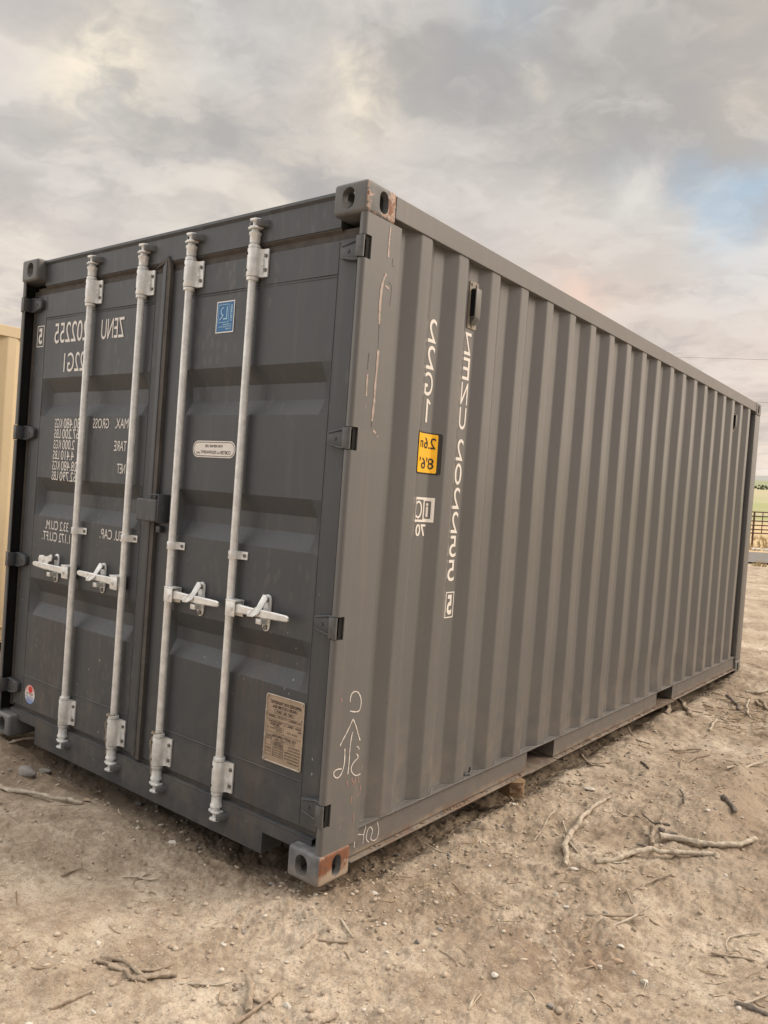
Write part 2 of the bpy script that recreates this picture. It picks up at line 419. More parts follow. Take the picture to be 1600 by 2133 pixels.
# ================================================================= the terrain
UPz = Q @ Vector((0, 0, 1))
def vnoise(x, y, seed=0):
    xi = np.floor(x).astype(np.int64); yi = np.floor(y).astype(np.int64); fx = x - xi; fy = y - yi
    fx = fx * fx * fx * (fx * (fx * 6 - 15) + 10); fy = fy * fy * fy * (fy * (fy * 6 - 15) + 10)
    def h(a, b):
        n = (a * 374761393 + b * 668265263 + seed * 974634777) & 0xffffffff
        n = ((n ^ (n >> 13)) * 1274126177) & 0xffffffff
        return ((n ^ (n >> 16)) & 0xffff) / 32767.5 - 1
    a, b, c, d = h(xi, yi), h(xi + 1, yi), h(xi, yi + 1), h(xi + 1, yi + 1)
    return (a * (1 - fx) + b * fx) * (1 - fy) + (c * (1 - fx) + d * fx) * fy
def sstep(a, b, x):
    t = np.clip((x - a) / (b - a), 0, 1); return t * t * (3 - 2 * t)
PLAIN = CW.z - 3.35
HOLES = []
def ground(x, y, fine=True):
    x = np.asarray(x, float); y = np.asarray(y, float)
    s = -(UPz.x * x + UPz.y * y) / UPz.z
    s = np.minimum(s, .6)
    k = 6.0
    base = PLAIN + np.logaddexp(0, (s - PLAIN) * k) / k           # the slope runs out into the plain
    near = 1 - sstep(25, 45, np.hypot(x, y))
    off = -.045
    def gs(cx, cy, r, a): return a * np.exp(-((x - cx) ** 2 + (y - cy) ** 2) / (r * r))
    rel = off + gs(-.05, .08, .30, .036) + gs(-2.38, .08, .30, .038) + gs(-.1, 6.0, .5, .045) + gs(-2.4, 6.0, .5, .045)
    inside = sstep(-.12, .12, y) * (1 - sstep(5.95, 6.15, y)) * sstep(-2.5, -2.3, x) * (1 - sstep(-.14, .06, x))
    rel = rel - .075 * inside + .02 * np.clip((y - 1) / 5, 0, 1) * (x > -3)
    # ruts along the side and the dug patch
    rel = rel - .050 * np.exp(-((x - 1.02 - .05 * np.sin(y * .8)) / .13) ** 2) * sstep(1.2, 2.4, y)
    rel = rel + .030 * np.exp(-((x - .74 - .05 * np.sin(y * .8)) / .12) ** 2) * sstep(1.2, 2.4, y)
    rel = rel - .03 * np.exp(-((x - 2.6 + .03 * y) / .2) ** 2) * sstep(2, 4, y)
    for hx, hy, r, a in HOLES: rel = rel + gs(hx, hy, r, a)
    rel = rel + .036 * vnoise(x * .9, y * .9, 1) + .020 * vnoise(x * 2.7 + 3, y * 2.7, 2)
    rel = rel + .10 * vnoise(x * .25, y * .25, 9) * sstep(5, 12, np.hypot(x, y))
    if fine:
        m = .5 + .5 * vnoise(x * 1.6, y * 1.6, 5)
        rr = .0095 * vnoise(x * 8, y * 8, 3) + .0085 * (.4 + m) * vnoise(x * 19, y * 19, 4)
        rr = rr + .0075 * (.35 + m) * np.abs(vnoise(x * 43, y * 43, 6)) +   .0026 * (.4 + m) * vnoise(x * 95, y * 95, 7)
        rr = rr + .0085 * np.clip(vnoise(x * 24, y * 24, 8) - .50, 0, 1) * (.3 + 1.5 * m)
        # coarse crumbs where the soil is broken up
        for hx, hy, r, a in HOLES: rr = rr + .012 * np.exp(-((x - hx) ** 2 + (y - hy) ** 2) / (r * r * 1.4)) * np.abs(vnoise(x * 30, y * 30, 12))
        rel = rel + rr
    return base + rel * near
def gz(x, y): return float(ground(np.array([x]), np.array([y]))[0])
def at(u, v):
    """the spot of ground behind a place in the photograph"""
    d = ray_world(u, v); t = 3.0
    for _ in range(40):
        p = CW + d * t; h = float(ground(np.array([p.x]), np.array([p.y]), False)[0])
        t = t + (p.z - h) / max(-d.z, .02) * .8
    return CW + d * t
hp = at(1195, 1985); HOLES.append((hp.x, hp.y, .17, -.022)); HOLES.append((hp.x - .02, hp.y + .22, .13, .014))
hp2 = at(1480, 1935)

def build_ground():
    c = at(800, 2300); view = math.atan2((Q @ Vector((-0.611, 0.791, 0))).y, (Q @ Vector((-0.611, 0.791, 0))).x)
    A = []
    half = math.radians(38); nd = 840
    A += [view - half + 2 * half * i / nd for i in range(nd + 1)]
    rest = 2 * math.pi - 2 * half; nr = 60
    A += [view + half + rest * i / nr for i in range(1, nr)]
    A = np.array(A)
    R = [.35]
    R[-1] = 1.15
    while R[-1] < 8.5: R.append(R[-1] * 1.0031)
    while R[-1] < 16: R.append(R[-1] * 1.009)
    while R[-1] < 60: R.append(R[-1] * 1.03)
    while R[-1] < 9000: R.append(R[-1] * 1.16)
    R = np.array([0.02, .5, .85] + R)
    gx = CW.x + R[:, None] * np.cos(A)[None]; gy = CW.y + R[:, None] * np.sin(A)[None]
    Z = ground(gx, gy)
    hills = np.zeros_like(Z)
    far = sstep(1500, 2600, np.hypot(gx, gy))
    hills = far * (9 + 7 * vnoise(gx * .0009, gy * .0009, 21) + 3 * vnoise(gx * .004, gy * .004, 22))
    Z = Z + hills
    nR, nA = Z.shape
    co = np.stack([gx, gy, Z], -1).reshape(-1, 3)
    i = np.arange(nR - 1)[:, None]; j = np.arange(nA)[None]
    j2 = (j + 1) % nA
    F_ = np.stack([i * nA + j, i * nA + j2 + 0 * i, (i + 1) * nA + j2, (i + 1) * nA + j], -1).reshape(-1, 4)[:, ::-1]
    me = bpy.data.meshes.new('ground')
    me.vertices.add(len(co)); me.vertices.foreach_set('co', co.astype(np.float32).ravel())
    me.loops.add(F_.size); me.loops.foreach_set('vertex_index', F_.ravel().astype(np.int32))
    me.polygons.add(len(F_)); me.polygons.foreach_set('loop_start', np.arange(0, F_.size, 4, dtype=np.int32))
    me.polygons.foreach_set('use_smooth', np.ones(len(F_), bool))
    me.update(calc_edges=True); me.validate()
    if me.polygons[len(me.polygons) // 2].normal.z < 0: me.flip_normals()
    m_, gg, b = newmat('dry_dirt')
    p = gg.n('ShaderNodeNewGeometry').outputs['Position']; x, y, z = gg.sep(p)[:3]
    big = gg.noise(p, .8, 5, .6, .4); mid = gg.noise(p, 3.3, 6, .62, .3); fine = gg.noise(p, 24, 6, .68); grit = gg.noise(p, 150, 3, .7)
    f = gg.m('ADD', gg.m('MULTIPLY', big, .45), gg.m('MULTIPLY', mid, .55))
    c = gg.ramp(f, [(.36, (.235, .180, .130)), (.46, (.365, .292, .216)), (.55, (.48, .40, .308)), (.66, (.60, .52, .415))])
    c = gg.mix(gg.m('MULTIPLY', gg.step(fine, .42, .66), .55), c, (.20, .15, .105))
    c = gg.mix(gg.m('MULTIPLY', gg.step(fine, .46, .28), .35), c, (.56, .48, .38))
    c = gg.mix(gg.m('MULTIPLY', gg.step(grit, .52, .68), .6), c, (.14, .105, .075))
    c = gg.mix(gg.m('MULTIPLY', gg.step(grit, .42, .28), .5), c, (.60, .52, .42))
    vo = gg.n('ShaderNodeTexVoronoi'); gg.put(vo.inputs['Vector'], p); vo.inputs['Scale'].default_value = 75
    peb = gg.m('MULTIPLY', gg.step(vo.outputs['Distance'], .34, .20), gg.step(gg.sep(vo.outputs['Color'])[0], .74, .82))
    c = gg.mix(gg.m('MULTIPLY', peb, .75), c, gg.mix(gg.sep(vo.outputs['Color'])[1], (.24, .18, .13), (.60, .53, .44)))
    # freshly dug, redder soil
    for q, r in ((hp, .30),):
        dd = gg.vm('DISTANCE', p, tuple(q)); k = gg.m('MULTIPLY', gg.step(gg.m('ADD', dd, gg.m('MULTIPLY', mid, .25)), r + .16, r - .02), gg.step(fine, .30, .55))
        c = gg.mix(gg.m('MULTIPLY', k, .5), c, (.20, .142, .098))
    # churned, browner soil along the wheel ruts beside the container
    rx = gg.m('ABSOLUTE', gg.m('SUBTRACT', gg.m('ADD', x, gg.m('MULTIPLY', gg.m('SUBTRACT', mid, .5), .5)), 1.05))
    ch = gg.m('MULTIPLY', gg.m('MULTIPLY', gg.step(rx, .34, .10), gg.step(y, .9, 1.8)), gg.step(fine, .62, .40))
    c = gg.mix(gg.m('MULTIPLY', ch, .55), c, (.225, .165, .115))
    # shade beneath the door sill, painted into the soil colour
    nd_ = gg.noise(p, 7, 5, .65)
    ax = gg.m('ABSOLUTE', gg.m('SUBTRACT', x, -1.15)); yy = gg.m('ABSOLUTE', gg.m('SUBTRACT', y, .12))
    sill_shade = gg.m('MULTIPLY', gg.step(gg.m('ADD', yy, gg.m('MULTIPLY', nd_, .36)), .52, .26), gg.step(ax, 1.4, 1.1))
    c = gg.mix(gg.m('MULTIPLY', sill_shade, .55), c, (.115, .080, .052))
    # the plain beyond: straw, then green and yellow fields
    w = gg.m('ADD', y, gg.m('MULTIPLY', gg.noise(gg.vm('MULTIPLY', p, (.03, .12, 1)), 1.0, 4, .6), 14))
    straw = gg.mix(gg.noise(gg.vm('MULTIPLY', p, (.5, 1.4, 1)), 1.0, 6, .7), (.40, .30, .17), (.60, .46, .27))
    c = gg.mix(gg.step(w, 34, 42), c, straw)
    fs = gg.noise(gg.vm('MULTIPLY', p, (.012, .11, 1)), 1.0, 5, .6)
    fld = gg.ramp(fs, [(.35, (.27, .29, .13)), (.5, (.33, .34, .17)), (.6, (.40, .37, .24)), (.72, (.27, .29, .15))])
    c = gg.mix(gg.step(w, 66, 76), c, fld)
    fs2 = gg.noise(gg.vm('MULTIPLY', p, (.004, .03, 1)), 1.0, 5, .6)
    fld2 = gg.ramp(fs2, [(.35, (.36, .335, .20)), (.52, (.42, .375, .24)), (.65, (.31, .33, .18))])
    c = gg.mix(gg.step(w, 120, 150), c, fld2)
    c = gg.mix(gg.step(w, 260, 330), c, gg.mix(gg.noise(gg.vm('MULTIPLY', p, (.002, .01, 1)), 1.0, 4), (.22, .25, .14), (.32, .32, .20)))
    c = gg.mix(gg.step(w, 900, 1800), c, (.30, .31, .29))  # far hills: distance haze mixed into the colour as grey
    gg.put(b.inputs['Base Color'], c); b.inputs['Roughness'].default_value = .95; b.inputs['Specular IOR Level'].default_value = .15
    h = gg.m('ADD', gg.m('MULTIPLY', fine, .5), gg.m('ADD', gg.m('MULTIPLY', grit, .28), gg.m('MULTIPLY', peb, .25)))
    bump(gg, b, h, 1.0, .011)
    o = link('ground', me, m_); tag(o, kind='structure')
build_ground()

# ================================================================= the grey container
YF = .061                                                   # outer face of the doors
E0, PER = .439, .2765
def prof_pts(y0=.219, y1=5.872, xo=-.010, xi=-.046):
    """plan of the corrugated side: (y, x)"""
    P = [(y0, xi)]
    k = 0
    while True:
        e = E0 + PER * k
        if e > y1 - .12: break
        P += [(e - .139, xi), (e - .071, xo), (e, xo), (e + .067, xi)]
        k += 1
    P.append((y1, xi)); return P
PROF = prof_pts()
def px_of(y):
    for (a, xa), (b, xb) in zip(PROF, PROF[1:]):
        if a <= y <= b: return xa + (xb - xa) * (y - a) / max(b - a, 1e-9)
    return PROF[-1][1]
def corrugated(bm, P, z0, z1, nz, flip=1, dents=(), rnd=.0):
    # round every bend a little
    pts = []
    for i, p in enumerate(P):
        if 0 < i < len(P) - 1:
            a, c = Vector(P[i - 1]), Vector(P[i + 1]); q = Vector(p)
            d0 = (a - q).normalized(); d1 = (c - q).normalized(); r = .008
            pts += [q + d0 * r, q + (d0 + d1) * r * .28, q + d1 * r]
        else: pts.append(Vector(p))
    rows = []
    for j in range(nz + 1):
        z = z0 + (z1 - z0) * j / nz; row = []
        for q in pts:
            x = q[1]; y = q[0]
            dx_ = .0016 * math.sin(y * 5.1 + z * 3.3) * math.sin(z * 2.1 + y) if 0 < j < nz else 0
            dy_ = .0022 * math.sin(z * 4.3 + y * 2.7)
            for (cy, cz, ry, rz, am) in dents:
                dx_ -= am * math.exp(-((y - cy) / ry) ** 2 - ((z - cz) / rz) ** 2)
            row.append(bm.verts.new(((x + dx_) * flip if flip == 1 else -2.438 - (x + dx_), y + dy_, z)))
        rows.append(row)
    for a, b in zip(rows, rows[1:]):
        for k in range(len(a) - 1): bm.faces.new((a[k], a[k + 1], b[k + 1], b[k]))

def casting_mesh(near_round=.02, top=True):
    """corner casting, outer faces at x = 0 and y = 0, body towards -x and +y, from z = 0 to .118"""
    bm = bmesh.new(); box(bm, (-.162, 0, 0), (0, .178, .118), .014, 4)
    ob = fin('casting', bm, None)
    def stadium(cx, cz, w, h, n=10):
        r = w / 2; out = []
        for k in range(n + 1):
            a = math.pi * k / n; out.append((cx + r * math.cos(a), cz + h / 2 - r + r * math.sin(a)))
        for k in range(n + 1):
            a = math.pi + math.pi * k / n; out.append((cx + r * math.cos(a), cz - h / 2 + r + r * math.sin(a)))
        return out
    cut = []
    b1 = bmesh.new(); prism(b1, stadium(-.089, .059, .060, .080), 1, -.05, .06); cut.append(fin('c', b1, None, smooth=0))
    b2 = bmesh.new(); prism(b2, stadium(.099, .059, .052, .082), 0, -.06, .05); cut.append(fin('c', b2, None, smooth=0))
    b3 = bmesh.new(); box(b3, (-.140, .030, .022), (-.026, .155, .096)); cut.append(fin('c', b3, None, smooth=0))
    b4 = bmesh.new()
    zt = (.08, .16) if top else (-.04, .04)
    pts = [(-.085 + .030 * math.cos(a), .092 + (.056 if math.sin(a) > 0 else -.056) * abs(math.sin(a)) ** .6 * (1 if True else 1)) for a in [2 * math.pi * k / 24 for k in range(24)]]
    prism(b4, pts, 2, *zt); cut.append(fin('c', b4, None, smooth=0))
    boolean(ob, cut); me = ob.data; bpy.data.objects.remove(ob); return me

CT, CB = casting_mesh(top=True), casting_mesh(top=False)
def add_casting(root, top, sx, far, mat):
    me = (CT if top else CB).copy()
    o = link('corner_casting', me, MATS[mat], root)
    co = np.empty(len(me.vertices) * 3, np.float32); me.vertices.foreach_get('co', co); co = co.reshape(-1, 3)
    if sx: co[:, 0] = -2.438 - co[:, 0]
    if far: co[:, 1] = 6.058 - co[:, 1]
    if top: co[:, 2] += 2.473
    me.vertices.foreach_set('co', co.ravel())
    if bool(sx) != bool(far): me.flip_normals()
    me.update(); return o

def shell(root, paintm, railm, postm, castmats, doors):
    """everything but the near doors"""
    i = 0
    for top in (True, False):
        for sx in (0, 1):
            for far in (0, 1):
                add_casting(root, top, sx, far, castmats.get((top, sx, far), castmats['rest']))
    dents = [(2.6, .33, .10, .16, .006), (3.12, .30, .12, .14, .008), (3.4, .33, .1, .12, .010), (3.65, .35, .12, .15, .012), (2.9, .28, .08, .1, .006), (1.9, .4, .15, .2, .004),
             (4.1, .3, .1, .1, .012), (1.1, 1.5, .2, .3, .002), (2.4, 1.9, .3, .3, .002)]
    for flip in (1, -1):
        bm = bmesh.new(); corrugated(bm, PROF, .160, 2.502, 60, flip, dents if flip == 1 else ())
        w = fin('side_wall', bm, MATS[paintm], root, smooth=50, recalc=False, wn=True)
        if flip == -1: w.data.flip_normals()
        # bottom rail: web with two fork pockets, small top lip, lower flange
        bm = bmesh.new()
        wx0, wx1 = (-.026, -.021)
        segs = [(.179, 1.655), (1.985, 3.70), (4.06, 5.88)]
        def X(a): return a if flip == 1 else -2.438 - a
        def bx(lo, hi, r=0):
            a, b_ = X(lo[0]), X(hi[0]); box(bm, (min(a, b_), lo[1], lo[2]), (max(a, b_), hi[1], hi[2]), r)
        for a, b_ in segs: bx((wx0, a, .052), (wx1, b_, .157))
        bx((-.058, .179, .157), (-.008, 5.88, .1625), .0015)
        bx((-.075, .179, .040), (.003, 1.655, .0465), .002); bx((-.075, 1.985, .040), (.003, 3.70, .0465), .002); bx((-.075, 4.06, .040), (.003, 5.88, .0465), .002)
        for (a, b_) in ((1.655, 1.985), (3.70, 4.06)):      # pocket: floor plate and side plates of the tunnel
            bx((-.60, a, .036), (.0015, b_, .0425)); bx((-.60, a - .006, .05), (-.028, a - .001, .156)); bx((-.60, b_ + .001, .05), (-.028, b_ + .006, .156))
            bx((-.60, a, .150), (-.06, b_, .156))
        fin('bottom_side_rail', bm, MATS[railm], root)
        bm = bmesh.new()
        if flip == 1: box(bm, (-.062, .179, 2.500), (-.004, 5.88, 2.586), .004)
        else: box(bm, (-2.434, .179, 2.500), (-2.376, 5.88, 2.586), .004)
        fin('top_side_rail', bm, MATS[postm], root, wn=True)
    # rear posts: rounded J section, with a slot for each hinge; front posts: plain angle
    HZ = [2.352, 1.655, .958, .262]
    for flip in (1, -1):
        pts = [(-.030, .060), (-.030, .012)]
        for k in range(7):
            a = math.radians(180 + 15 * k); pts.append((-.020 + .010 * math.cos(a), .012 + .009 * math.sin(a)))
        pts = [(-.0335, .0155), (-.0335, .011), (-.028, .0085)]
        for k in range(8):
            a = math.radians(270 + 90 * k / 7); pts.append((-.019 + .016 * math.cos(a), .022 + .016 * math.sin(a)))
        pts += [(-.003, .2215), (-.060, .2215), (-.060, .2165), (-.009, .2165), (-.009, .022), (-.014, .0165), (-.033, .0165)]
        if flip == -1: pts = [(-2.438 - p[0], p[1]) for p in pts][::-1]
        bm = bmesh.new()
        if doors:                                           # the plate is notched at each hinge
            short = [(-.003, .047), (-.003, .2215), (-.060, .2215), (-.060, .2165), (-.009, .2165), (-.009, .047)]
            if flip == -1: short = [(-2.438 - p[0], p[1]) for p in short][::-1]
            zc = .116
            for z in sorted(HZ):
                prism(bm, pts, 2, zc, z - .0425); prism(bm, short, 2, z - .0425, z + .0425); zc = z + .0425
            prism(bm, pts, 2, zc, 2.475)
        else: prism(bm, pts, 2, .116, 2.475)
        post = fin('corner_post', bm, MATS[postm], root)
        # channel behind the post's lip: near-black boxes hold its shade
        bm = bmesh.new(); X0, X1 = (-.078, -.010) if flip == 1 else (-2.428, -2.360)
        box(bm, (X0, .099, .12), (X1, .150, 2.47))
        xl = sorted((-.0094, -.0110)) if flip == 1 else sorted((-2.4286, -2.4270))
        box(bm, (xl[0], .024, .12), (xl[1], .0985, 2.47))
        fin('post_channel_shade', bm, MATS['channel_shade'], root)
        bm = bmesh.new(); X0, X1 = (-.055, -.003) if flip == 1 else (-2.435, -2.383)
        box(bm, (X0, 5.872, .117), (X1, 6.053, 2.474), .006)
        fin('corner_post', bm, MATS[postm], root)
    bm = bmesh.new(); PP = [(-.055, 6.04)]
    x = -.12
    while x > -2.3: PP += [(x, 6.04), (x - .05, 5.998), (x - .12, 5.998), (x - .17, 6.04)]; x -= .25
    PP.append((-2.383, 6.04))
    vs = [[bm.verts.new((a, b_, z)) for a, b_ in PP] for z in (.12, 2.50)]
    for k in range(len(PP) - 1): bm.faces.new((vs[0][k], vs[0][k + 1], vs[1][k + 1], vs[1][k]))
    box(bm, (-2.276, 5.99, 2.50), (-.162, 6.05, 2.585), .004); box(bm, (-2.276, 5.99, .02), (-.162, 6.05, .155), .004)
    fin('end_wall', bm, MATS[paintm], root, smooth=20)
    bm = bmesh.new(); n = 46; r1, r2 = [], []
    for k in range(n + 1):
        y = .10 + 5.86 * k / n; z = 2.572 + (.006 if k % 4 in (1, 2) else -.006)
        r1.append(bm.verts.new((-.06, y, z))); r2.append(bm.verts.new((-2.378, y, z)))
    for k in range(n): bm.faces.new((r1[k], r1[k + 1], r2[k + 1], r2[k]))
    fin('roof_panel', bm, MATS[paintm], root, smooth=20)
    bm = bmesh.new(); box(bm, (-2.37, .08, .140), (-.062, 5.98, .168))
    fin('floor_panel', bm, MATS['old_wood'], root)
    for k in range(15):
        y = .35 + .38 * k
        if any(a - .09 < y < b_ + .03 for a, b_ in ((1.655, 1.985), (3.70, 4.06))): continue
        bm = bmesh.new(); box(bm, (-2.37, y, .045), (-.065, y + .045, .139)); fin('cross_member', bm, MATS[railm], root)
    return HZ

box_root = empty('shipping_container')
box_root.matrix_world = Q.to_4x4()
tag(box_root, 'dark grey shipping container with four silver locking rods on its closed doors', 'shipping container')
HZ = shell(box_root, 'grey_paint', 'rail_paint', 'post_paint',
           {(True, 0, 0): 'casting_rust_top', (False, 0, 0): 'casting_rust_bottom', (False, 1, 0): 'casting_worn', 'rest': 'casting_paint'}, True)

# header and sill
bm = bmesh.new()
prism(bm, [(.064, 2.446), (.052, 2.452), (.050, 2.560), (.040, 2.572), (.042, 2.584), (.110, 2.584), (.110, 2.446)], 0, -2.276, -.162)
for xr in (-.617, -1.022, -1.378, -1.795): pass
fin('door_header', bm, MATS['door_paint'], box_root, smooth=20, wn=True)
bm = bmesh.new()   # brown weather seal all round the doors
box(bm, (-2.372, .070, 2.408), (-.085, .095, 2.447)); box(bm, (-2.372, .073, .135), (-.085, .097, .168))
prism(bm, [(.073, 2.433), (.056, 2.446), (.056, 2.452), (.098, 2.452), (.098, 2.433)], 0, -2.276, -.162)
box(bm, (-.078, .066, .150), (-.040, .098, 2.430)); box(bm, (-2.404, .066, .150), (-2.361, .098, 2.430)); box(bm, (-2.392, .063, .155), (-2.378, .0655, 2.425))
fin('door_seal', bm, MATS['gasket'], box_root)
bm = bmesh.new()
prism(bm, [(-2.276, .092), (-2.088, .092), (-2.088, .002), (-.348, .002), (-.348, .088), (-.162, .088), (-.085, .118), (-.085, .138), (-2.354, .138), (-2.354, .118)], 1, .046, .052)
box(bm, (-2.354, .046, .1385), (-.085, .110, .1435), .0015)
box(bm, (-2.088, .053, .002), (-2.082, .16, .130)); box(bm, (-.354, .053, .002), (-.348, .16, .130))
box(bm, (-2.280, .053, .0925), (-2.088, .16, .0985)); box(bm, (-.348, .053, .0885), (-.158, .16, .0945))
box(bm, (-2.08, .053, .002), (-.356, .10, .008))
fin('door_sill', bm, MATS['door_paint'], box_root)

# ---- door leaves
def door_leaf(xa, xb, ra, rb):
    """leaf from xa (left) to xb (right), corrugated field from ra to rb"""
    F0 = YF; dp = .036
    zs = [(.168, 0), (.676, 0), (.745, 1), (.803, 1), (.875, 0), (1.213, 0), (1.283, 1), (1.350, 1), (1.420, 0),
          (1.748, 0), (1.812, 1), (1.878, 1), (1.952, 0), (2.406, 0)]
    rows = []
    for i, (z, d) in enumerate(zs):
        rows.append((z, d))
    R_ = []
    for i, (z, d) in enumerate(rows):
        R_.append((z, d))
        if i + 1 < len(rows):
            z2, d2 = rows[i + 1]; n = max(1, int(abs(z2 - z) / .05))
            for k in range(1, n): R_.append((z + (z2 - z) * k / n, d + (d2 - d) * k / n))
    R_.sort()
    xsn = [(xa, 0), (ra, 0), (ra + .050, 1)] + [(ra + .05 + (rb - ra - .1) * k / 12, 1) for k in range(1, 12)] + [(rb - .05, 1), (rb, 0), (xb, 0)]
    bm = bmesh.new(); G = []
    for z, d in R_:
        row = []
        for x, e in xsn:
            wob = .0012 * math.sin(x * 9 + z * 4) * math.sin(z * 6 + 1) * e
            row.append(bm.verts.new((x, F0 + dp * d * e + wob, z)))
        G.append(row)
    for a, b_ in zip(G, G[1:]):
        for k in range(len(a) - 1): bm.faces.new((a[k], a[k + 1], b_[k + 1], b_[k]))
    # returns of the leaf at its edges
    for (x, s) in ((xa, 1), (xb, -1)):
        box(bm, (min(x, x + s * .004), F0 + .0005, .1685), (max(x, x + s * .004), F0 + .045, 2.4055))
    box(bm, (xa, F0 + .0005, 2.402), (xb, F0 + .045, 2.406)); box(bm, (xa, F0 + .0005, .168), (xb, F0 + .045, .172))
    # raised weld beads round the field
    for z in (2.281, .336):
        cyl(bm, (ra, F0 - .0005, z), (rb, F0 - .0005, z), .0032, n=8); cyl(bm, (ra, F0 - .0005, z - .011), (rb, F0 - .0005, z - .011), .0018, n=8)
    for x in (ra, rb): cyl(bm, (x, F0 + .0002, .172), (x, F0 + .0002, 2.40), .0022, n=8)
    return fin('door_leaf', bm, MATS['door_paint'], box_root, smooth=22, recalc=True, wn=True)
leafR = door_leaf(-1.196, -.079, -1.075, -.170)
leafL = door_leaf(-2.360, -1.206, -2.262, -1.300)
# the overlapping strip where the leaves meet, with its mitred tip
bm = bmesh.new()
prism(bm, [(-1.226, .172), (-1.199, .172), (-1.199, 2.452), (-1.226, 2.425)], 1, YF - .024, YF - .001, .002)
fin('door_overlap', bm, MATS['door_paint'], box_root)
bm = bmesh.new()
prism(bm, [(-1.199, .160), (-1.172, .160), (-1.172, 2.400), (-1.180, 2.44), (-1.199, 2.475)], 1, YF - .020, YF - .001)
prism(bm, [(-1.290, 2.425), (-1.199, 2.455), (-1.199, 2.475), (-1.262, 2.450)], 1, YF - .014, YF + .0)
fin('overlap_seal', bm, MATS['gasket'], box_root)

# ---- hinges
def hinge(z, flip):
    def X(a): return a if flip == 1 else -2.438 - a
    bm = bmesh.new()
    pts = [(-.036, z - .037), (-.075, z - .040), (-.140, z - .026), (-.150, z - .018), (-.150, z + .020), (-.142, z + .028), (-.075, z + .040), (-.036, z + .038)]
    P2 = [(X(p[0]), p[1]) for p in pts]
    prism(bm, P2, 1, YF - .020, YF - .001, .002)
    # raised ribs along the blade and the pin housing's lug
    for s in (-1, 1):
        a = Vector((X(-.040), YF - .021, z + s * .033)); b_ = Vector((X(-.078), YF - .021, z + s * .034)); c = Vector((X(-.142), YF - .020, z + s * .021))
        tube(bm, [a, b_, c], [.0045, .0045, .003], 8)
    lo = (min(X(-.046), X(-.037)), .010, z - .0365); hi = (max(X(-.046), X(-.037)), YF - .018, z + .0365); box(bm, lo, hi, .002)
    cyl(bm, (X(-.108), YF - .023, z), (X(-.108), YF - .018, z), .007, n=14)
    h = fin('hinge', bm, MATS['door_paint'], leafR if flip == 1 else leafL)
    bm = bmesh.new(); cyl(bm, (X(-.0150), .0095, z - .0395), (X(-.0150), .0095, z + .0395), .0085, n=24); box(bm, (min(X(-.040), X(-.012)), .0008, z - .0385), (max(X(-.040), X(-.012)), .0145, z + .0385), .003)
    fin('hinge_pin', bm, MATS['keeper_paint'], leafR if flip == 1 else leafL)
for z in HZ:
    hinge(z, 1); hinge(z, -1)

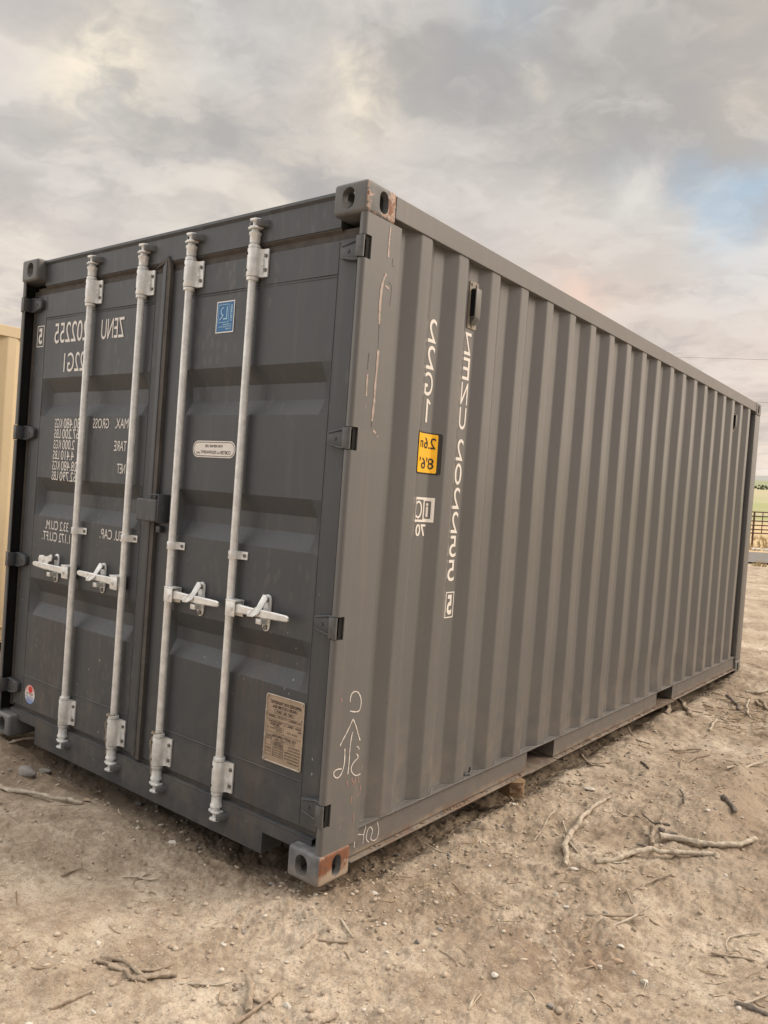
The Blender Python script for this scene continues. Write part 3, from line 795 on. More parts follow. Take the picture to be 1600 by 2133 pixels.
# ---- locking rods
RODS = [-1.800, -1.373, -1.022, -.614]
ZH = .950
def lock_rod(x, side, catch_open=False, string=False):
    ya = .034; r = .0168
    bm = bmesh.new(); cyl(bm, (x, ya, .10), (x, ya, 2.50), r, n=28)
    rod = fin('lock_rod', bm, MATS['galvanised'], box_root)
    for top in (1, -1):
        z0, z1 = (2.310, 2.424) if top == 1 else (.182, .306)
        bm = bmesh.new()
        # housing: folded plate round the rod with a flange bolted to the leaf on its right
        P = [(x - .028, YF - .001), (x - .0285, ya - .004)]
        for k in range(9):
            a = math.radians(200 + 140 * k / 8); P.append((x + .0275 * math.cos(a), ya + .0275 * math.sin(a)))
        P += [(x + .031, ya + .008), (x + .037, YF - .010), (x + .066, YF - .009), (x + .066, YF - .001)]
        prism(bm, P, 2, z0, z1, .0012)
        o = fin('rod_bracket', bm, MATS['galvanised'], rod, smooth=40)
        bm = bmesh.new()
        for zz in (z0 + .028, z1 - .028):
            cyl(bm, (x + .054, YF - .0085, zz), (x + .054, YF - .0155, zz), .0085, .0075, n=14)
        fin_each('bolt', bm, MATS['bolt_metal'], rod)
        bm = bmesh.new()                                    # raised gusset between the bolts
        prism(bm, [(x + .038, z0 + .046), (x + .050, z0 + .046), (x + .044, z0 + .072)], 1, YF - .020, YF - .009)
        box(bm, (x + .040, YF - .0125, z0 + .014), (x + .044, YF - .0085, z1 - .014), .001)
        fin('gusset', bm, MATS['galvanised'], rod)
        bm = bmesh.new()
        for zz in (z0 + .024, z1 - .022):
            a = math.radians(243); n_ = Vector((math.cos(a), math.sin(a), 0)); c = Vector((x, ya, zz)) + n_ * .0270
            cyl(bm, c, c + n_ * .0018, .0058, n=14)
        fin_each('drain_hole', bm, MATS['dead_black'], rod)
        bm = bmesh.new()                                    # collars
        lathe(bm, (x, ya), [(r, z0 - .017), (.0245, z0 - .015), (.0255, z0 - .008), (.0255, z0 - .003), (.024, z0 - .002)])
        lathe(bm, (x, ya), [(.024, z1 + .002), (.0255, z1 + .003), (.0255, z1 + .010), (.0245, z1 + .015), (r, z1 + .018)])
        fin_each('collar', bm, MATS['galvanised'], rod)
        # cam end: necked plug, fork and hooked jaw that bites on the keeper
        s = top; ze = z1 + .022 if top == 1 else z0 - .022
        bm = bmesh.new()
        prof = [(.0215, ze), (.0225, ze + s * .030), (.026, ze + s * .036), (.026, ze + s * .043), (.016, ze + s * .050), (.014, ze + s * .056)]
        lathe(bm, (x, ya), prof if s == 1 else prof[::-1], 20)
        zc = ze + s * .058
        a_, b_ = sorted((zc, zc + s * .009))
        prism(bm, [(x - .036, ya + .002), (x - .028, ya - .018), (x + .004, ya - .027), (x + .032, ya - .018), (x + .034, ya + .012), (x - .010, ya + .022)], 2, a_, b_, .0025)
        a_, b_ = sorted((zc + s * .008, zc + s * .032))
        cyl(bm, (x, ya, a_), (x, ya, b_), .0135, n=14)
        a_, b_ = sorted((zc + s * .030, zc + s * .040))
        prism(bm, [(x - .022, ya - .006), (x - .010, ya - .026), (x + .022, ya - .024), (x + .033, ya - .004), (x + .010, ya + .014)], 2, a_, b_, .0025)
        box(bm, (x - .034, ya - .006, min(zc, zc + s * .02)), (x - .020, ya + .010, max(zc, zc + s * .02)), .003)
        fin('cam', bm, MATS['galvanised'], rod)
        bm = bmesh.new()
        a_, b_ = sorted((zc + s * .006, zc + s * .034))
        prism(bm, [(x - .046, ya + .022), (x - .040, ya - .004), (x - .024, ya - .006), (x - .022, ya + .008), (x + .017, ya + .010), (x + .026, ya - .022), (x + .044, ya - .016), (x + .068, ya + .020)], 2, a_, b_, .003)
        fin('cam_keeper', bm, MATS['keeper_paint'], rod)
    # middle guide clip
    bm = bmesh.new(); z0, z1 = 1.150, 1.183
    P = [(x - .0215, YF - .001), (x - .022, ya)]
    for k in range(7):
        a = math.radians(190 + 150 * k / 6); P.append((x + .0222 * math.cos(a), ya + .0222 * math.sin(a)))
    P += [(x + .028, YF - .007), (x + .061, YF - .006), (x + .061, YF - .001)]
    prism(bm, P, 2, z0, z1, .001)
    fin('rod_guide', bm, MATS['galvanised'], rod, smooth=40)
    bm = bmesh.new(); cyl(bm, (x + .046, YF - .006, 1.1665), (x + .046, YF - .012, 1.1665), .0075, n=12)
    a = math.radians(240); n_ = Vector((math.cos(a), math.sin(a), 0)); c = Vector((x, ya, 1.1665)) + n_ * .0220
    cyl(bm, c, c + n_ * .0015, .0045, n=12)
    fin_each('guide_bolt', bm, MATS['bolt_metal'], rod)
    # handle: hub plates on the rod, forged bar, flattened grip
    d = side; hx = x + d * .030
    bm = bmesh.new()
    a_, b_ = sorted((x + d * .004, x + d * .060))
    box(bm, (a_, .004, ZH - .031), (b_, .010, ZH + .031), .003); box(bm, (a_, .050, ZH - .034), (b_, .057, ZH + .034), .002)
    a2, b2 = sorted((x + d * .004, x + d * .066)); box(bm, (a2, .003, ZH + .030), (b2, .052, ZH + .0365), .002)
    cyl(bm, (x + d * .040, -.001, ZH), (x + d * .040, .005, ZH), .0095, n=16); cyl(bm, (x + d * .040, -.0035, ZH), (x + d * .040, 0, ZH), .0055, n=12)
    fin('handle_hub', bm, MATS['galvanised'], rod)
    bm = bmesh.new()
    secs = [(.030, .012, .018, .022), (.072, .012, .019, .024), (.080, .010, .0175, .018), (.150, .009, .0155, .015), (.205, .007, .0150, .015), (.214, .006, .0165, .018), (.290, .009, .0145, .016), (.345, .011, .0125, .014), (.356, .012, .0085, .010)]
    rings = []
    sag = .006 if d > 0 else .004
    for q, yy, hh, tt in secs:
        zc = ZH + (.004 - .012 * (q / .35)) + (.02 * (q / .35) if d < 0 else 0.012 * q / .35)
        y0_, y1_ = yy, yy + tt * .85; c_ = .004
        rings.append([bm.verts.new((x + d * q, a, b_)) for a, b_ in ((y0_, zc - hh + c_), (y0_ + c_, zc - hh), (y1_ - c_, zc - hh), (y1_, zc - hh + c_), (y1_, zc + hh - c_), (y1_ - c_, zc + hh), (y0_ + c_, zc + hh), (y0_, zc + hh - c_))])
    for a, b_ in zip(rings, rings[1:]):
        for k in range(8): bm.faces.new((a[k], a[(k + 1) % 8], b_[(k + 1) % 8], b_[k]))
    bm.faces.new(rings[0]); bm.faces.new(rings[-1][::-1])
    fin('handle', bm, MATS['galvanised'], rod, smooth=30)
    # catch: oval backing plate, lower tongue, swinging retainer
    cx = x + d * .196
    bm = bmesh.new(); P = []
    for k in range(9):
        a = math.pi * k / 8; P.append((cx + .022 * math.cos(a), ZH + .055 + .022 * math.sin(a)))
    for k in range(9):
        a = math.pi + math.pi * k / 8; P.append((cx + .020 * math.cos(a), ZH - .052 + .020 * math.sin(a)))
    prism(bm, P, 1, YF - .007, YF - .001, .001)
    prism(bm, [(cx - .016, ZH - .040), (cx + .014, ZH - .040), (cx + .014, ZH - .018), (cx - .016, ZH - .018)], 1, .012, YF - .006, .002)
    fin('handle_catch', bm, MATS['galvanised'], rod)
    bm = bmesh.new()
    for zz in (ZH + .056, ZH - .056): cyl(bm, (cx, YF - .007, zz), (cx, YF - .022 if zz > ZH else YF - .013, zz), .0105, n=14)
    fin_each('catch_rivet', bm, MATS['bolt_metal'], rod)
    bm = bmesh.new()
    if not catch_open:
        P = [(cx - .017, ZH + .060), (cx - .010, ZH + .076), (cx + .010, ZH + .076), (cx + .017, ZH + .060), (cx + .014, ZH + .030), (cx + .010, ZH + .004),
             (cx - .018, ZH - .012), (cx - .050, ZH - .014), (cx - .052, ZH + .004), (cx - .032, ZH + .012), (cx - .016, ZH + .030)]
        t = bmesh.new(); prism(t, P, 1, -.006, -.001, .0012)
        for v_ in t.verts:                                   # the plate leans from its rivet out over the bar
            k = min(1, max(0, (v_.co.z - ZH) / .06)); v_.co.y += k * .042
        merge(bm, t)
    else:
        P = []
        for a, b_ in ((.014, .066), (.004, .076), (-.018, .066), (-.048, .056), (-.076, .064), (-.108, .060), (-.118, .040), (-.112, .016), (-.090, .006), (-.072, .010), (-.060, .030), (-.044, .004), (-.030, .008), (-.024, .032), (.010, .042)):
            P.append((cx + a, ZH + b_))
        prism(bm, P, 1, .018, .024, .0012)
        cyl(bm, (cx - .074, .018, ZH + .036), (cx - .074, .013, ZH + .036), .0095, n=12)
    fin('catch_retainer', bm, MATS['galvanised'], rod)
    if string:
        bm = bmesh.new(); zt = .322
        pts = []
        for k in range(13):
            a = math.radians(-20 - 200 * k / 12); pts.append((x + .032 * math.cos(a), ya + .032 * math.sin(a), zt + .010 - .012 * k / 12))
        for k in range(12):
            pts.append((x - .034 - .008 * math.sin(k * .5), ya - .010 - .003 * math.sin(k), zt - .012 - .178 * (k + 1) / 12))
        tube(bm, pts, .0036, 7)
        pts2 = [(p[0] + .003 * math.sin(i * 1.3), p[1] - .003 * math.cos(i * 1.3) - .001, p[2] + .001) for i, p in enumerate(pts)]
        tube(bm, pts2, .003, 7)
        o = fin('knotted_string', bm, MATS['string'], rod)
    return rod
lock_rod(RODS[0], -1, catch_open=True); lock_rod(RODS[1], -1, string=True)
lock_rod(RODS[2], 1, string=True); lock_rod(RODS[3], 1)

# ---- lock box over the seam
bm = bmesh.new(); box(bm, (-1.258, -.002, 1.262), (-1.106, YF - .026, 1.364), .008, 3); box(bm, (-1.288, YF - .024, 1.270), (-1.200, YF - .001, 1.355), .003)
lb = fin('lock_box', bm, MATS['door_paint'], leafL, wn=True)
bm = bmesh.new()
box(bm, (-1.100, -.001, 1.260), (-1.094, YF - .001, 1.388), .002)
box(bm, (-1.165, -.001, 1.382), (-1.1005, .036, 1.388), .002)
box(bm, (-1.150, .036, 1.214), (-1.122, YF - .001, 1.243), .002)
fin('lock_plate', bm, MATS['door_paint'], leafR)

# ---- writing on the left leaf (the lettering runs right to left in this view)
TY = YF - .0015
def door_writing(name, items, mat='white_vinyl', extra=None, parent=None, y=TY):
    for s, xr, xl, z0, z1, b_ in items:
        bm = bmesh.new(); glyphs(bm, s, xr, xl, z0, z1, b_)
        if s == '5' and extra: extra(bm)
        face_dir(bm, (0, -1, 0)); shift(bm, (0, y, 0))
        fin(name, bm, MATS[mat], parent or leafL, smooth=0, recalc=False)
door_writing('number_lettering', [('ZENU', -1.533, -1.728, 2.129, 2.228, .002), ('202255', -1.845, -2.165, 2.134, 2.242, .002), ('5', -2.291, -2.328, 2.140, 2.226, .03), ('22G1', -1.862, -2.057, 1.979, 2.079, .002)],
             extra=lambda b: frame(b, -2.343, -2.274, 2.125, 2.240, .0045))
wt = []
for (a, b_, s, s2) in ((1.686, 1.735, '30.480', 'KGS'), (1.632, 1.680, '67.200', 'LBS'), (1.576, 1.623, '2.000', 'KGS'), (1.521, 1.567, '4.410', 'LBS'), (1.465, 1.512, '28.480', 'KGS'), (1.411, 1.457, '62.790', 'LBS')):
    wt.append((s2, -2.036 if s2 == 'KGS' else -2.045, -2.106, a, b_, 0.0)); xs = -1.870 if len(s) == 6 else -1.905
    wt.append((s, xs, -2.020 if s2 == 'KGS' else -2.028, a - .002, b_ + .001, .0))
wt += [('MAX.', -1.447, -1.556, 1.686, 1.735, .0), ('GROSS', -1.608, -1.747, 1.686, 1.735, .0), ('TARE', -1.450, -1.553, 1.577, 1.626, .0), ('NET', -1.450, -1.517, 1.469, 1.516, .0),
       ('33.2 CU.M.', -1.914, -2.138, 1.148, 1.196, .0), ('1.172 CU.FT.', -1.892, -2.165, 1.088, 1.136, .0), ('CU. CAP.', -1.425, -1.625, 1.144, 1.192, .0)]
door_writing('weight_lettering', wt)

# round red-and-blue sticker
def ring_disc(bm, cx, cz, rx, rz, mi=0, y=0, n=40, z0=-1, z1=1):
    P = []
    for k in range(n):
        a = 2 * math.pi * k / n; s = max(z0, min(z1, math.sin(a))); c_ = math.cos(a)
        if s != math.sin(a): c_ = math.copysign(math.sqrt(max(0, 1 - s * s)), c_)
        P.append((cx + rx * c_, y, cz + rz * s))
    f = bm.faces.new([bm.verts.new(p) for p in P]); f.material_index = mi
def gradient_mat(name, stops, zlo, zhi):
    m_, gg, b = newmat(name); z = gg.sep(objc(gg))[2]
    mr = gg.n('ShaderNodeMapRange'); gg.put(mr.inputs[0], z); mr.inputs[1].default_value = zlo; mr.inputs[2].default_value = zhi
    gg.put(b.inputs['Base Color'], gg.ramp(mr.outputs[0], stops)); b.inputs['Roughness'].default_value = .4; return m_
gm = gradient_mat('round_sticker_print', [(0, (.10, .22, .62)), (.30, (.75, .78, .84)), (.55, (.80, .74, .72)), (.75, (.80, .50, .47)), (1, (.78, .38, .36))], .194, .296)
bm = bmesh.new(); CX, CZ = -2.186, .245
ring_disc(bm, CX, CZ, .050, .051); shift(bm, (0, TY, 0)); face_dir(bm, (0, -1, 0))
stk = fin('round_sticker', bm, gm, box_root, smooth=0, recalc=False)
bm = bmesh.new(); ring_disc(bm, CX + .004, CZ + .027, .020, .018); face_dir(bm, (0, -1, 0)); shift(bm, (0, TY - .0008, 0)); fin('red_sun', bm, MATS['red_ink'], stk, smooth=0, recalc=False)
bm = bmesh.new(); glyphs(bm, 'TRUST', CX + .036, CX - .010, CZ - .004, CZ + .009, .02); glyphs(bm, 'SHIP', CX - .014, CX - .038, CZ - .004, CZ + .009, .02); face_dir(bm, (0, -1, 0)); shift(bm, (0, TY - .0008, 0)); fin('sticker_wording', bm, MATS['pink_scrape'], stk, smooth=0, recalc=False)
bm = bmesh.new()
for q in range(3):
    zz = CZ - .014 - .010 * q; w_ = .042 - .006 * q; prev = None
    for k in range(17):
        x_ = CX - w_ + 2 * w_ * k / 16; z_ = zz + .003 * math.sin(k * .8)
        cur = (bm.verts.new((x_, 0, z_ - .0016)), bm.verts.new((x_, 0, z_ + .0016)))
        if prev: bm.faces.new((prev[0], cur[0], cur[1], prev[1]))
        prev = cur
face_dir(bm, (0, -1, 0)); shift(bm, (0, TY - .0008, 0)); fin('blue_waves', bm, MATS['navy_ink'], stk, smooth=0, recalc=False)

# blue certificate sticker on the right leaf
bm = bmesh.new(); X0, X1, Z0, Z1 = -.8555, -.7405, 2.100, 2.236
frame(bm, X0, X1, Z0, Z1, .0048); face_dir(bm, (0, -1, 0)); shift(bm, (0, TY, 0))
cs = fin('blue_sticker', bm, MATS['white_vinyl'], box_root, smooth=0, recalc=False)
bm = bmesh.new(); flatrect(bm, X0 + .0048, X1 - .0048, Z0 + .0048, Z1 - .0048); face_dir(bm, (0, -1, 0)); shift(bm, (0, TY, 0)); fin('sticker_ground', bm, MATS['blue_vinyl'], cs, smooth=0, recalc=False)
bm = bmesh.new(); fx0, fx1, fz0, fz1 = X0 + .012, X1 - .034, Z0 + .044, Z1 - .014
frame(bm, fx0, fx1, fz0, fz1, .0022)
glyphs(bm, 'L', fx1 - .010, fx1 - .036, fz0 + .013, fz1 - .010, -.01)
def stroke(bm, pts, w, mi=0):
    """ribbon of width w along (x, z) points"""
    pts = [Vector((p[0], p[1])) for p in pts]; prev = None
    for i, p in enumerate(pts):
        d = (pts[min(i + 1, len(pts) - 1)] - pts[max(i - 1, 0)]).normalized(); n_ = Vector((-d.y, d.x)) * (w[i] if isinstance(w, list) else w) / 2
        cur = (bm.verts.new((p.x - n_.x, 0, p.y - n_.y)), bm.verts.new((p.x + n_.x, 0, p.y + n_.y)))
        if prev:
            f = bm.faces.new((prev[0], cur[0], cur[1], prev[1])); f.material_index = mi
        prev = cur
rx, rz = fx0 + .028, fz0 + .050
arc = [(rx + .006 - .016 * math.sin(math.pi * k / 10), rz - .002 + .016 * math.cos(math.pi * k / 10)) for k in range(11)]
stroke(bm, arc, .0048); stroke(bm, [arc[-1], (fx0 + .010, fz0 + .012)], .0048)
for k, s in enumerate(('CONTAINER', 'CERTIFICATION', 'SCHEME')):
    z_ = Z0 + .032 - .0095 * k; glyphs(bm, s, X1 - .014, X1 - .014 - .0062 * len(s), z_, z_ + .0068, .012)
t = bmesh.new(); glyphs(t, 'CERTIFIED', 0, .070, 0, .012, .03)
for v_ in t.verts: v_.co = Vector((X1 - .012 - v_.co.z, 0, Z0 + .048 + v_.co.x))
merge(bm, t)
face_dir(bm, (0, -1, 0)); shift(bm, (0, TY - .0008, 0)); fin('sticker_wording', bm, MATS['pale_blue_ink'], cs, smooth=0, recalc=False)

# white repair sticker
def rrect(x0, x1, z0, z1, r, n=10):
    P = []
    for cx, cz, a0 in ((x1 - r, z1 - r, 0), (x0 + r, z1 - r, 90), (x0 + r, z0 + r, 180), (x1 - r, z0 + r, 270)):
        for k in range(n + 1):
            a = math.radians(a0 + 90 * k / n); P.append((cx + r * math.cos(a), cz + r * math.sin(a)))
    return P
def rface(bm, P, y=0, mi=0):
    f = bm.faces.new([bm.verts.new((p[0], y, p[1])) for p in P]); f.material_index = mi
def rring(bm, P, P2, mi=0):
    a = [bm.verts.new((p[0], 0, p[1])) for p in P]; b_ = [bm.verts.new((p[0], 0, p[1])) for p in P2]; n = len(P)
    for k in range(n): bm.faces.new((a[k], a[(k + 1) % n], b_[(k + 1) % n], b_[k]))
bm = bmesh.new(); sx0, sx1, sz0, sz1 = -.953, -.676, 1.565, 1.637
rface(bm, rrect(sx0, sx1, sz0, sz1, .034)); face_dir(bm, (0, -1, 0)); shift(bm, (0, TY, 0)); rs = fin('repair_sticker', bm, MATS['white_vinyl'], box_root, smooth=0, recalc=False)
bm = bmesh.new(); rring(bm, rrect(sx0 + .005, sx1 - .005, sz0 + .005, sz1 - .005, .030), rrect(sx0 + .0075, sx1 - .0075, sz0 + .0075, sz1 - .0075, .028))
glyphs(bm, 'FOR REPAIR USE', -.758, -.872, 1.609, 1.620, .014); glyphs(bm, 'CORTEN', -.704, -.772, 1.580, 1.595, .014); glyphs(bm, 'OR', -.777, -.791, 1.580, 1.589, .012); glyphs(bm, 'EQUIVALENT', -.797, -.897, 1.580, 1.595, .014); glyphs(bm, 'ONLY', -.902, -.930, 1.580, 1.589, .012)
face_dir(bm, (0, -1, 0)); shift(bm, (0, TY - .0008, 0)); fin('sticker_wording', bm, MATS['dark_ink'], rs, smooth=0, recalc=False)

# metal approval plate
bm = bmesh.new(); a0, a1, c0, c1 = -.3835, -.179, .372, .636
prism(bm, rrect(a0, a1, c0, c1, .006, 4), 1, YF - .004, YF - .0005); pl = fin('approval_plate', bm, MATS['plate_metal'], box_root)
bm = bmesh.new(); rb = rrect(a0, a1, c0, c1, .006, 3)
tube(bm, [(p[0], YF - .004, p[1]) for p in rb + rb[:1]], .0032, 8)
for (x_, z_) in ((a0 + .006, c1 - .006), (a1 - .006, c1 - .006), (a0 + .004, c1 - .066), (a1 - .012, c1 - .068), (a0 + .004, c0 + .006), (a1 - .010, c0 + .012)):
    cyl(bm, (x_, YF - .003, z_), (x_, YF - .010, z_), .0055, .004, n=12)
fin('plate_rim', bm, MATS['plate_rim'], pl)
bm = bmesh.new(); W_ = a1 - a0; H_ = c1 - c0
def PX(q): return a1 - q * W_      # q = 0 at the reading start (right)
def PZ(q): return c1 - q * H_
def pt(s, q0, q1, r0, r1, b_=.02): glyphs(bm, s, PX(q0), PX(q1), PZ(r1), PZ(r0), b_)
def pr(q0, q1, r0, r1, t_=.0011): frame(bm, PX(q1), PX(q0), PZ(r1), PZ(r0), t_)
pt('APPROVED FOR TRANSPORT', .07, .90, .075, .125); pt('UNDER CUSTOMS SEAL', .18, .84, .140, .185)
pr(.24, .78, .205, .262); pt('GB/C 100 - 10919', .28, .72, .217, .250)
pt('TYPE', .05, .12, .300, .325); pr(.14, .40, .288, .330); pt('ZM20DC', .17, .36, .298, .322)
pt("MANUFACTURER'S", .43, .68, .285, .303, .01); pt('NO. OF CONTAINER', .43, .68, .309, .327, .01); pr(.72, .96, .288, .330); pt('202255', .76, .92, .299, .321)
flatrect(bm, a0 + .006, a1 - .006, PZ(.368), PZ(.364)); flatrect(bm, PX(.505), PX(.500), PZ(.555), PZ(.368)); flatrect(bm, a0 + .006, a1 - .006, PZ(.559), PZ(.555))
pt('OWNER', .04, .20, .385, .412); pt('NO.', .04, .13, .425, .450); pr(.24, .48, .380, .415); pt('ZENU', .27, .38, .386, .409); pt('2019 / 04', .14, .40, .490, .512, .01)
pt('TIMBER COMPONENT', .54, .92, .380, .402); pr(.60, .88, .412, .445); pt('IM / 2019', .64, .84, .418, .440)
pt('TREATMENT', .54, .78, .455, .472, .01); pt('MANUFACTURED BY THE', .54, .95, .482, .500, .01); pt('FACTORY', .54, .70, .512, .530, .01)
pt('CSC SAFETY APPROVAL', .16, .80, .580, .622, .02); pr(.20, .44, .634, .664); pt('GB-LR 19922', .46, .72, .636, .660, .01)
for k, s in enumerate(('DATE MANUFACTURED', 'IDENTIFICATION NO.', 'MAX OPERATING GROSS MASS', 'ALLOWABLE STACKING LOAD', 'TRANSVERSE RACKING TEST', 'END WALL STRENGTH')):
    pt(s, .04, .04 + min(.40, .018 * len(s)), .690 + .045 * k, .712 + .045 * k, .01)
pr(.48, .76, .672, .705); pr(.48, .76, .712, .745); pr(.48, .76, .755, .905); pt('2019-05', .54, .70, .680, .698, .01); pt('ZENU 202255', .50, .74, .720, .738, .01)
for k, s in enumerate(('30480 KG  67200 LB', '216000 KG 476190 LB', '15240 KG  33600 LB', '150 KN')): pt(s, .49, .75, .765 + .034 * k, .785 + .034 * k, .01)
pr(.80, .96, .60, .76); pr(.80, .96, .79, .905); flatrect(bm, PX(.96), PX(.80), PZ(.640), PZ(.637)); pt('NEXT', .82, .94, .612, .632, .01); pt('EXAM', .82, .94, .650, .668, .01); pt('2024', .82, .94, .80, .82, .01); pt('CIN', .82, .94, .84, .86, .01)
face_dir(bm, (0, -1, 0)); shift(bm, (0, YF - .0048, 0)); fin('plate_wording', bm, MATS['dark_ink'], pl, smooth=0, recalc=False)

# ---- marks on the corrugated side: they follow the folds of the steel
def on_side(bm, name, mat, off=.0015, parent=None):
    """bm is drawn in (x = y along the side, z); fold it onto the wall"""
    for (yb, _) in PROF:
        for dd in (-.004, .004):
            bmesh.ops.bisect_plane(bm, geom=bm.verts[:] + bm.edges[:] + bm.faces[:], plane_co=(yb + dd, 0, 0), plane_no=(1, 0, 0))
    for v_ in bm.verts:
        y = v_.co.x; z = v_.co.z; x = px_of(y)
        x += .0016 * math.sin(y * 5.1 + z * 3.3) * math.sin(z * 2.1 + y)
        v_.co = Vector((x + off, y + .0022 * math.sin(z * 4.3 + y * 2.7), z))
    face_dir(bm, (1, 0, 0))
    return fin(name, bm, MATS[mat], parent or box_root, smooth=0, recalc=False)
def stack(bm, s, y0, y1, z1, pitch, h, b_=.004):
    for k, ch in enumerate(s):
        if ch == '1': flatrect(bm, y0 + .022, y0 + .034, z1 - k * pitch - h, z1 - k * pitch); stroke(bm, [(y0 + .033, z1 - k * pitch - .006), (y0 + .048, z1 - k * pitch - .020)], .011)
        else: glyphs(bm, ch, y1, y0, z1 - k * pitch - h, z1 - k * pitch, b_)
bm = bmesh.new(); stack(bm, '22G1', .505, .562, 2.203, .1105, .098)
on_side(bm, 'side_lettering', 'white_vinyl')
bm = bmesh.new(); stack(bm, 'ZENU', .784, .838, 2.203, .1105, .098); stack(bm, '202255', .782, .836, 1.731, .108, .096)
glyphs(bm, '5', .836, .797, .944, 1.034, .03); frame(bm, .784, .850, .930, 1.047, .005)
on_side(bm, 'side_lettering', 'white_vinyl')
bm = bmesh.new(); rface(bm, rrect(.442, .628, 1.558, 1.733, .010, 4)); hs = on_side(bm, 'height_sticker', 'black_ink', .0015)
bm = bmesh.new(); rface(bm, rrect(.447, .607, 1.564, 1.727, .006, 4)); on_side(bm, 'sticker_ground', 'yellow_vinyl', .0030, hs)
bm = bmesh.new(); glyphs(bm, '2.6', .598, .528, 1.665, 1.712, .003); glyphs(bm, 'm', .520, .486, 1.668, 1.698, .003); glyphs(bm, "8'6\"", .594, .492, 1.580, 1.628, .003); on_side(bm, 'sticker_wording', 'black_ink', .0045, hs)
bm = bmesh.new(); frame(bm, .492, .612, 1.356, 1.460, .010); flatrect(bm, .556, .560, 1.366, 1.450); frame(bm, .5605, .6015, 1.3665, 1.4495, .004)
glyphs(bm, 'i', .586, .576, 1.378, 1.438, .03); P = [(.5275 - .020 * math.cos(a), 1.408 + .034 * math.sin(a)) for a in [math.radians(-125 + 250 * k / 16 + 180) for k in range(17)]]
P = [(.522 + .022 * math.cos(math.radians(130 - 260 * k / 16)), 1.408 + .033 * math.sin(math.radians(130 - 260 * k / 16))) for k in range(17)]
stroke(bm, P, .009)
glyphs(bm, '70', .580, .512, 1.296, 1.347, .02)
on_side(bm, 'side_emblem', 'white_vinyl')

# ---- scratches and chalk on the near post and rail
def scribble(name, strokes, plane_x, mat, w=.004, off=.0012):
    bm = bmesh.new()
    for pts in strokes:
        P = []
        for q in pts: b_ = bp(q[0], q[1], 0, plane_x); P.append(Vector((b_.y, b_.z)))
        # smooth through the points
        S = []
        for i in range(len(P) - 1):
            p0, p1, p2, p3 = P[max(i - 1, 0)], P[i], P[i + 1], P[min(i + 2, len(P) - 1)]
            for k in range(6):
                t = k / 6; S.append(.5 * ((2 * p1) + (p2 - p0) * t + (2 * p0 - 5 * p1 + 4 * p2 - p3) * t * t + (3 * p1 - p0 - 3 * p2 + p3) * t ** 3))
        S.append(P[-1])
        ww = [w * random.uniform(.55, 1.25) for _ in S]; stroke(bm, S, ww)
    for v_ in bm.verts: v_.co = Vector((plane_x + off, v_.co.x, v_.co.z))
    face_dir(bm, (1, 0, 0)); return fin_each(name, bm, MATS[mat], box_root, smooth=0) if name != 'chalk_mark' else fin(name, bm, MATS[mat], box_root, smooth=0, recalc=False)
def z8(*a): return [(680 + x / 5.333, 1400 + y / 5.333) for x, y in a]
PXP = -.003
scribble('chalk_mark', [z8((262, 330), (268, 270), (290, 228), (325, 215), (358, 235), (382, 300), (380, 370), (358, 430), (310, 440), (262, 432)),
    z8((148, 820), (190, 735), (230, 660), (295, 518)), z8((295, 518), (330, 610), (350, 690), (372, 758)),
    z8((288, 665), (270, 760), (255, 900), (248, 1020), (235, 1135)), z8((203, 850), (200, 980), (182, 1080), (150, 1150), (115, 1175), (85, 1155), (82, 1110), (120, 1080), (165, 1075)),
    z8((335, 828), (352, 832), (362, 858)), z8((332, 905), (350, 945), (315, 985), (285, 1030), (272, 1080), (290, 1125), (330, 1148), (375, 1130))], PXP, 'chalk', .0052)
scribble('chalk_mark', [z8((275, 1840), (330, 1805), (412, 1805)), z8((335, 1770), (318, 1830), (305, 1950)), z8((345, 1730), (430, 1700), (415, 1800), (402, 1905)),
    z8((470, 1890), (440, 1850), (455, 1760), (485, 1720), (510, 1760), (490, 1845), (520, 1870), (560, 1840), (578, 1750), (562, 1660))], -.021, 'chalk', .0042)
Z2 = lambda *a: [(650 + x / 6.4, 350 + y / 6.4) for x, y in a]
Z7 = lambda *a: [(750 + x / 4, 550 + y / 4) for x, y in a]
scribble('long_scrape', [Z7((218, 80), (190, 150), (172, 260), (162, 400), (158, 500)), Z7((150, 720), (140, 860), (125, 1010), (118, 1130)), Z7((118, 1130), (108, 1220), (98, 1310))], PXP, 'scrape', .012)
scribble('thin_scrape', [Z2((1050, 770), (1040, 860), (1025, 1000), (1015, 1190)), Z7((105, 1385), (130, 1410)), Z7((205, 180), (240, 205)), Z7((60, 920), (50, 1100)), Z7((140, 1435), (145, 1442))], PXP, 'scrape', .009)
scribble('pink_scratch', [z8((225, 1200), (230, 1270)), z8((285, 1170), (280, 1200), (300, 1230), (285, 1265)), z8((318, 1165), (312, 1240)), z8((350, 1160), (352, 1230)), z8((300, 1570), (298, 1660)), z8((378, 1260), (372, 1320)), z8((160, 290), (172, 330)), z8((335, 1380), (358, 1345)), z8((275, 1380), (270, 1460))], PXP, 'pink_scrape', .005)
scribble('dark_scratch', [Z7((240, 150), (262, 200), (245, 350)), Z7((75, 740), (60, 880)), Z2((1080, 1210), (1070, 1300), (1100, 1310)), Z7((158, 505), (150, 700)), Z7((98, 1310), (92, 1360))], PXP, 'dark_ink', .002)

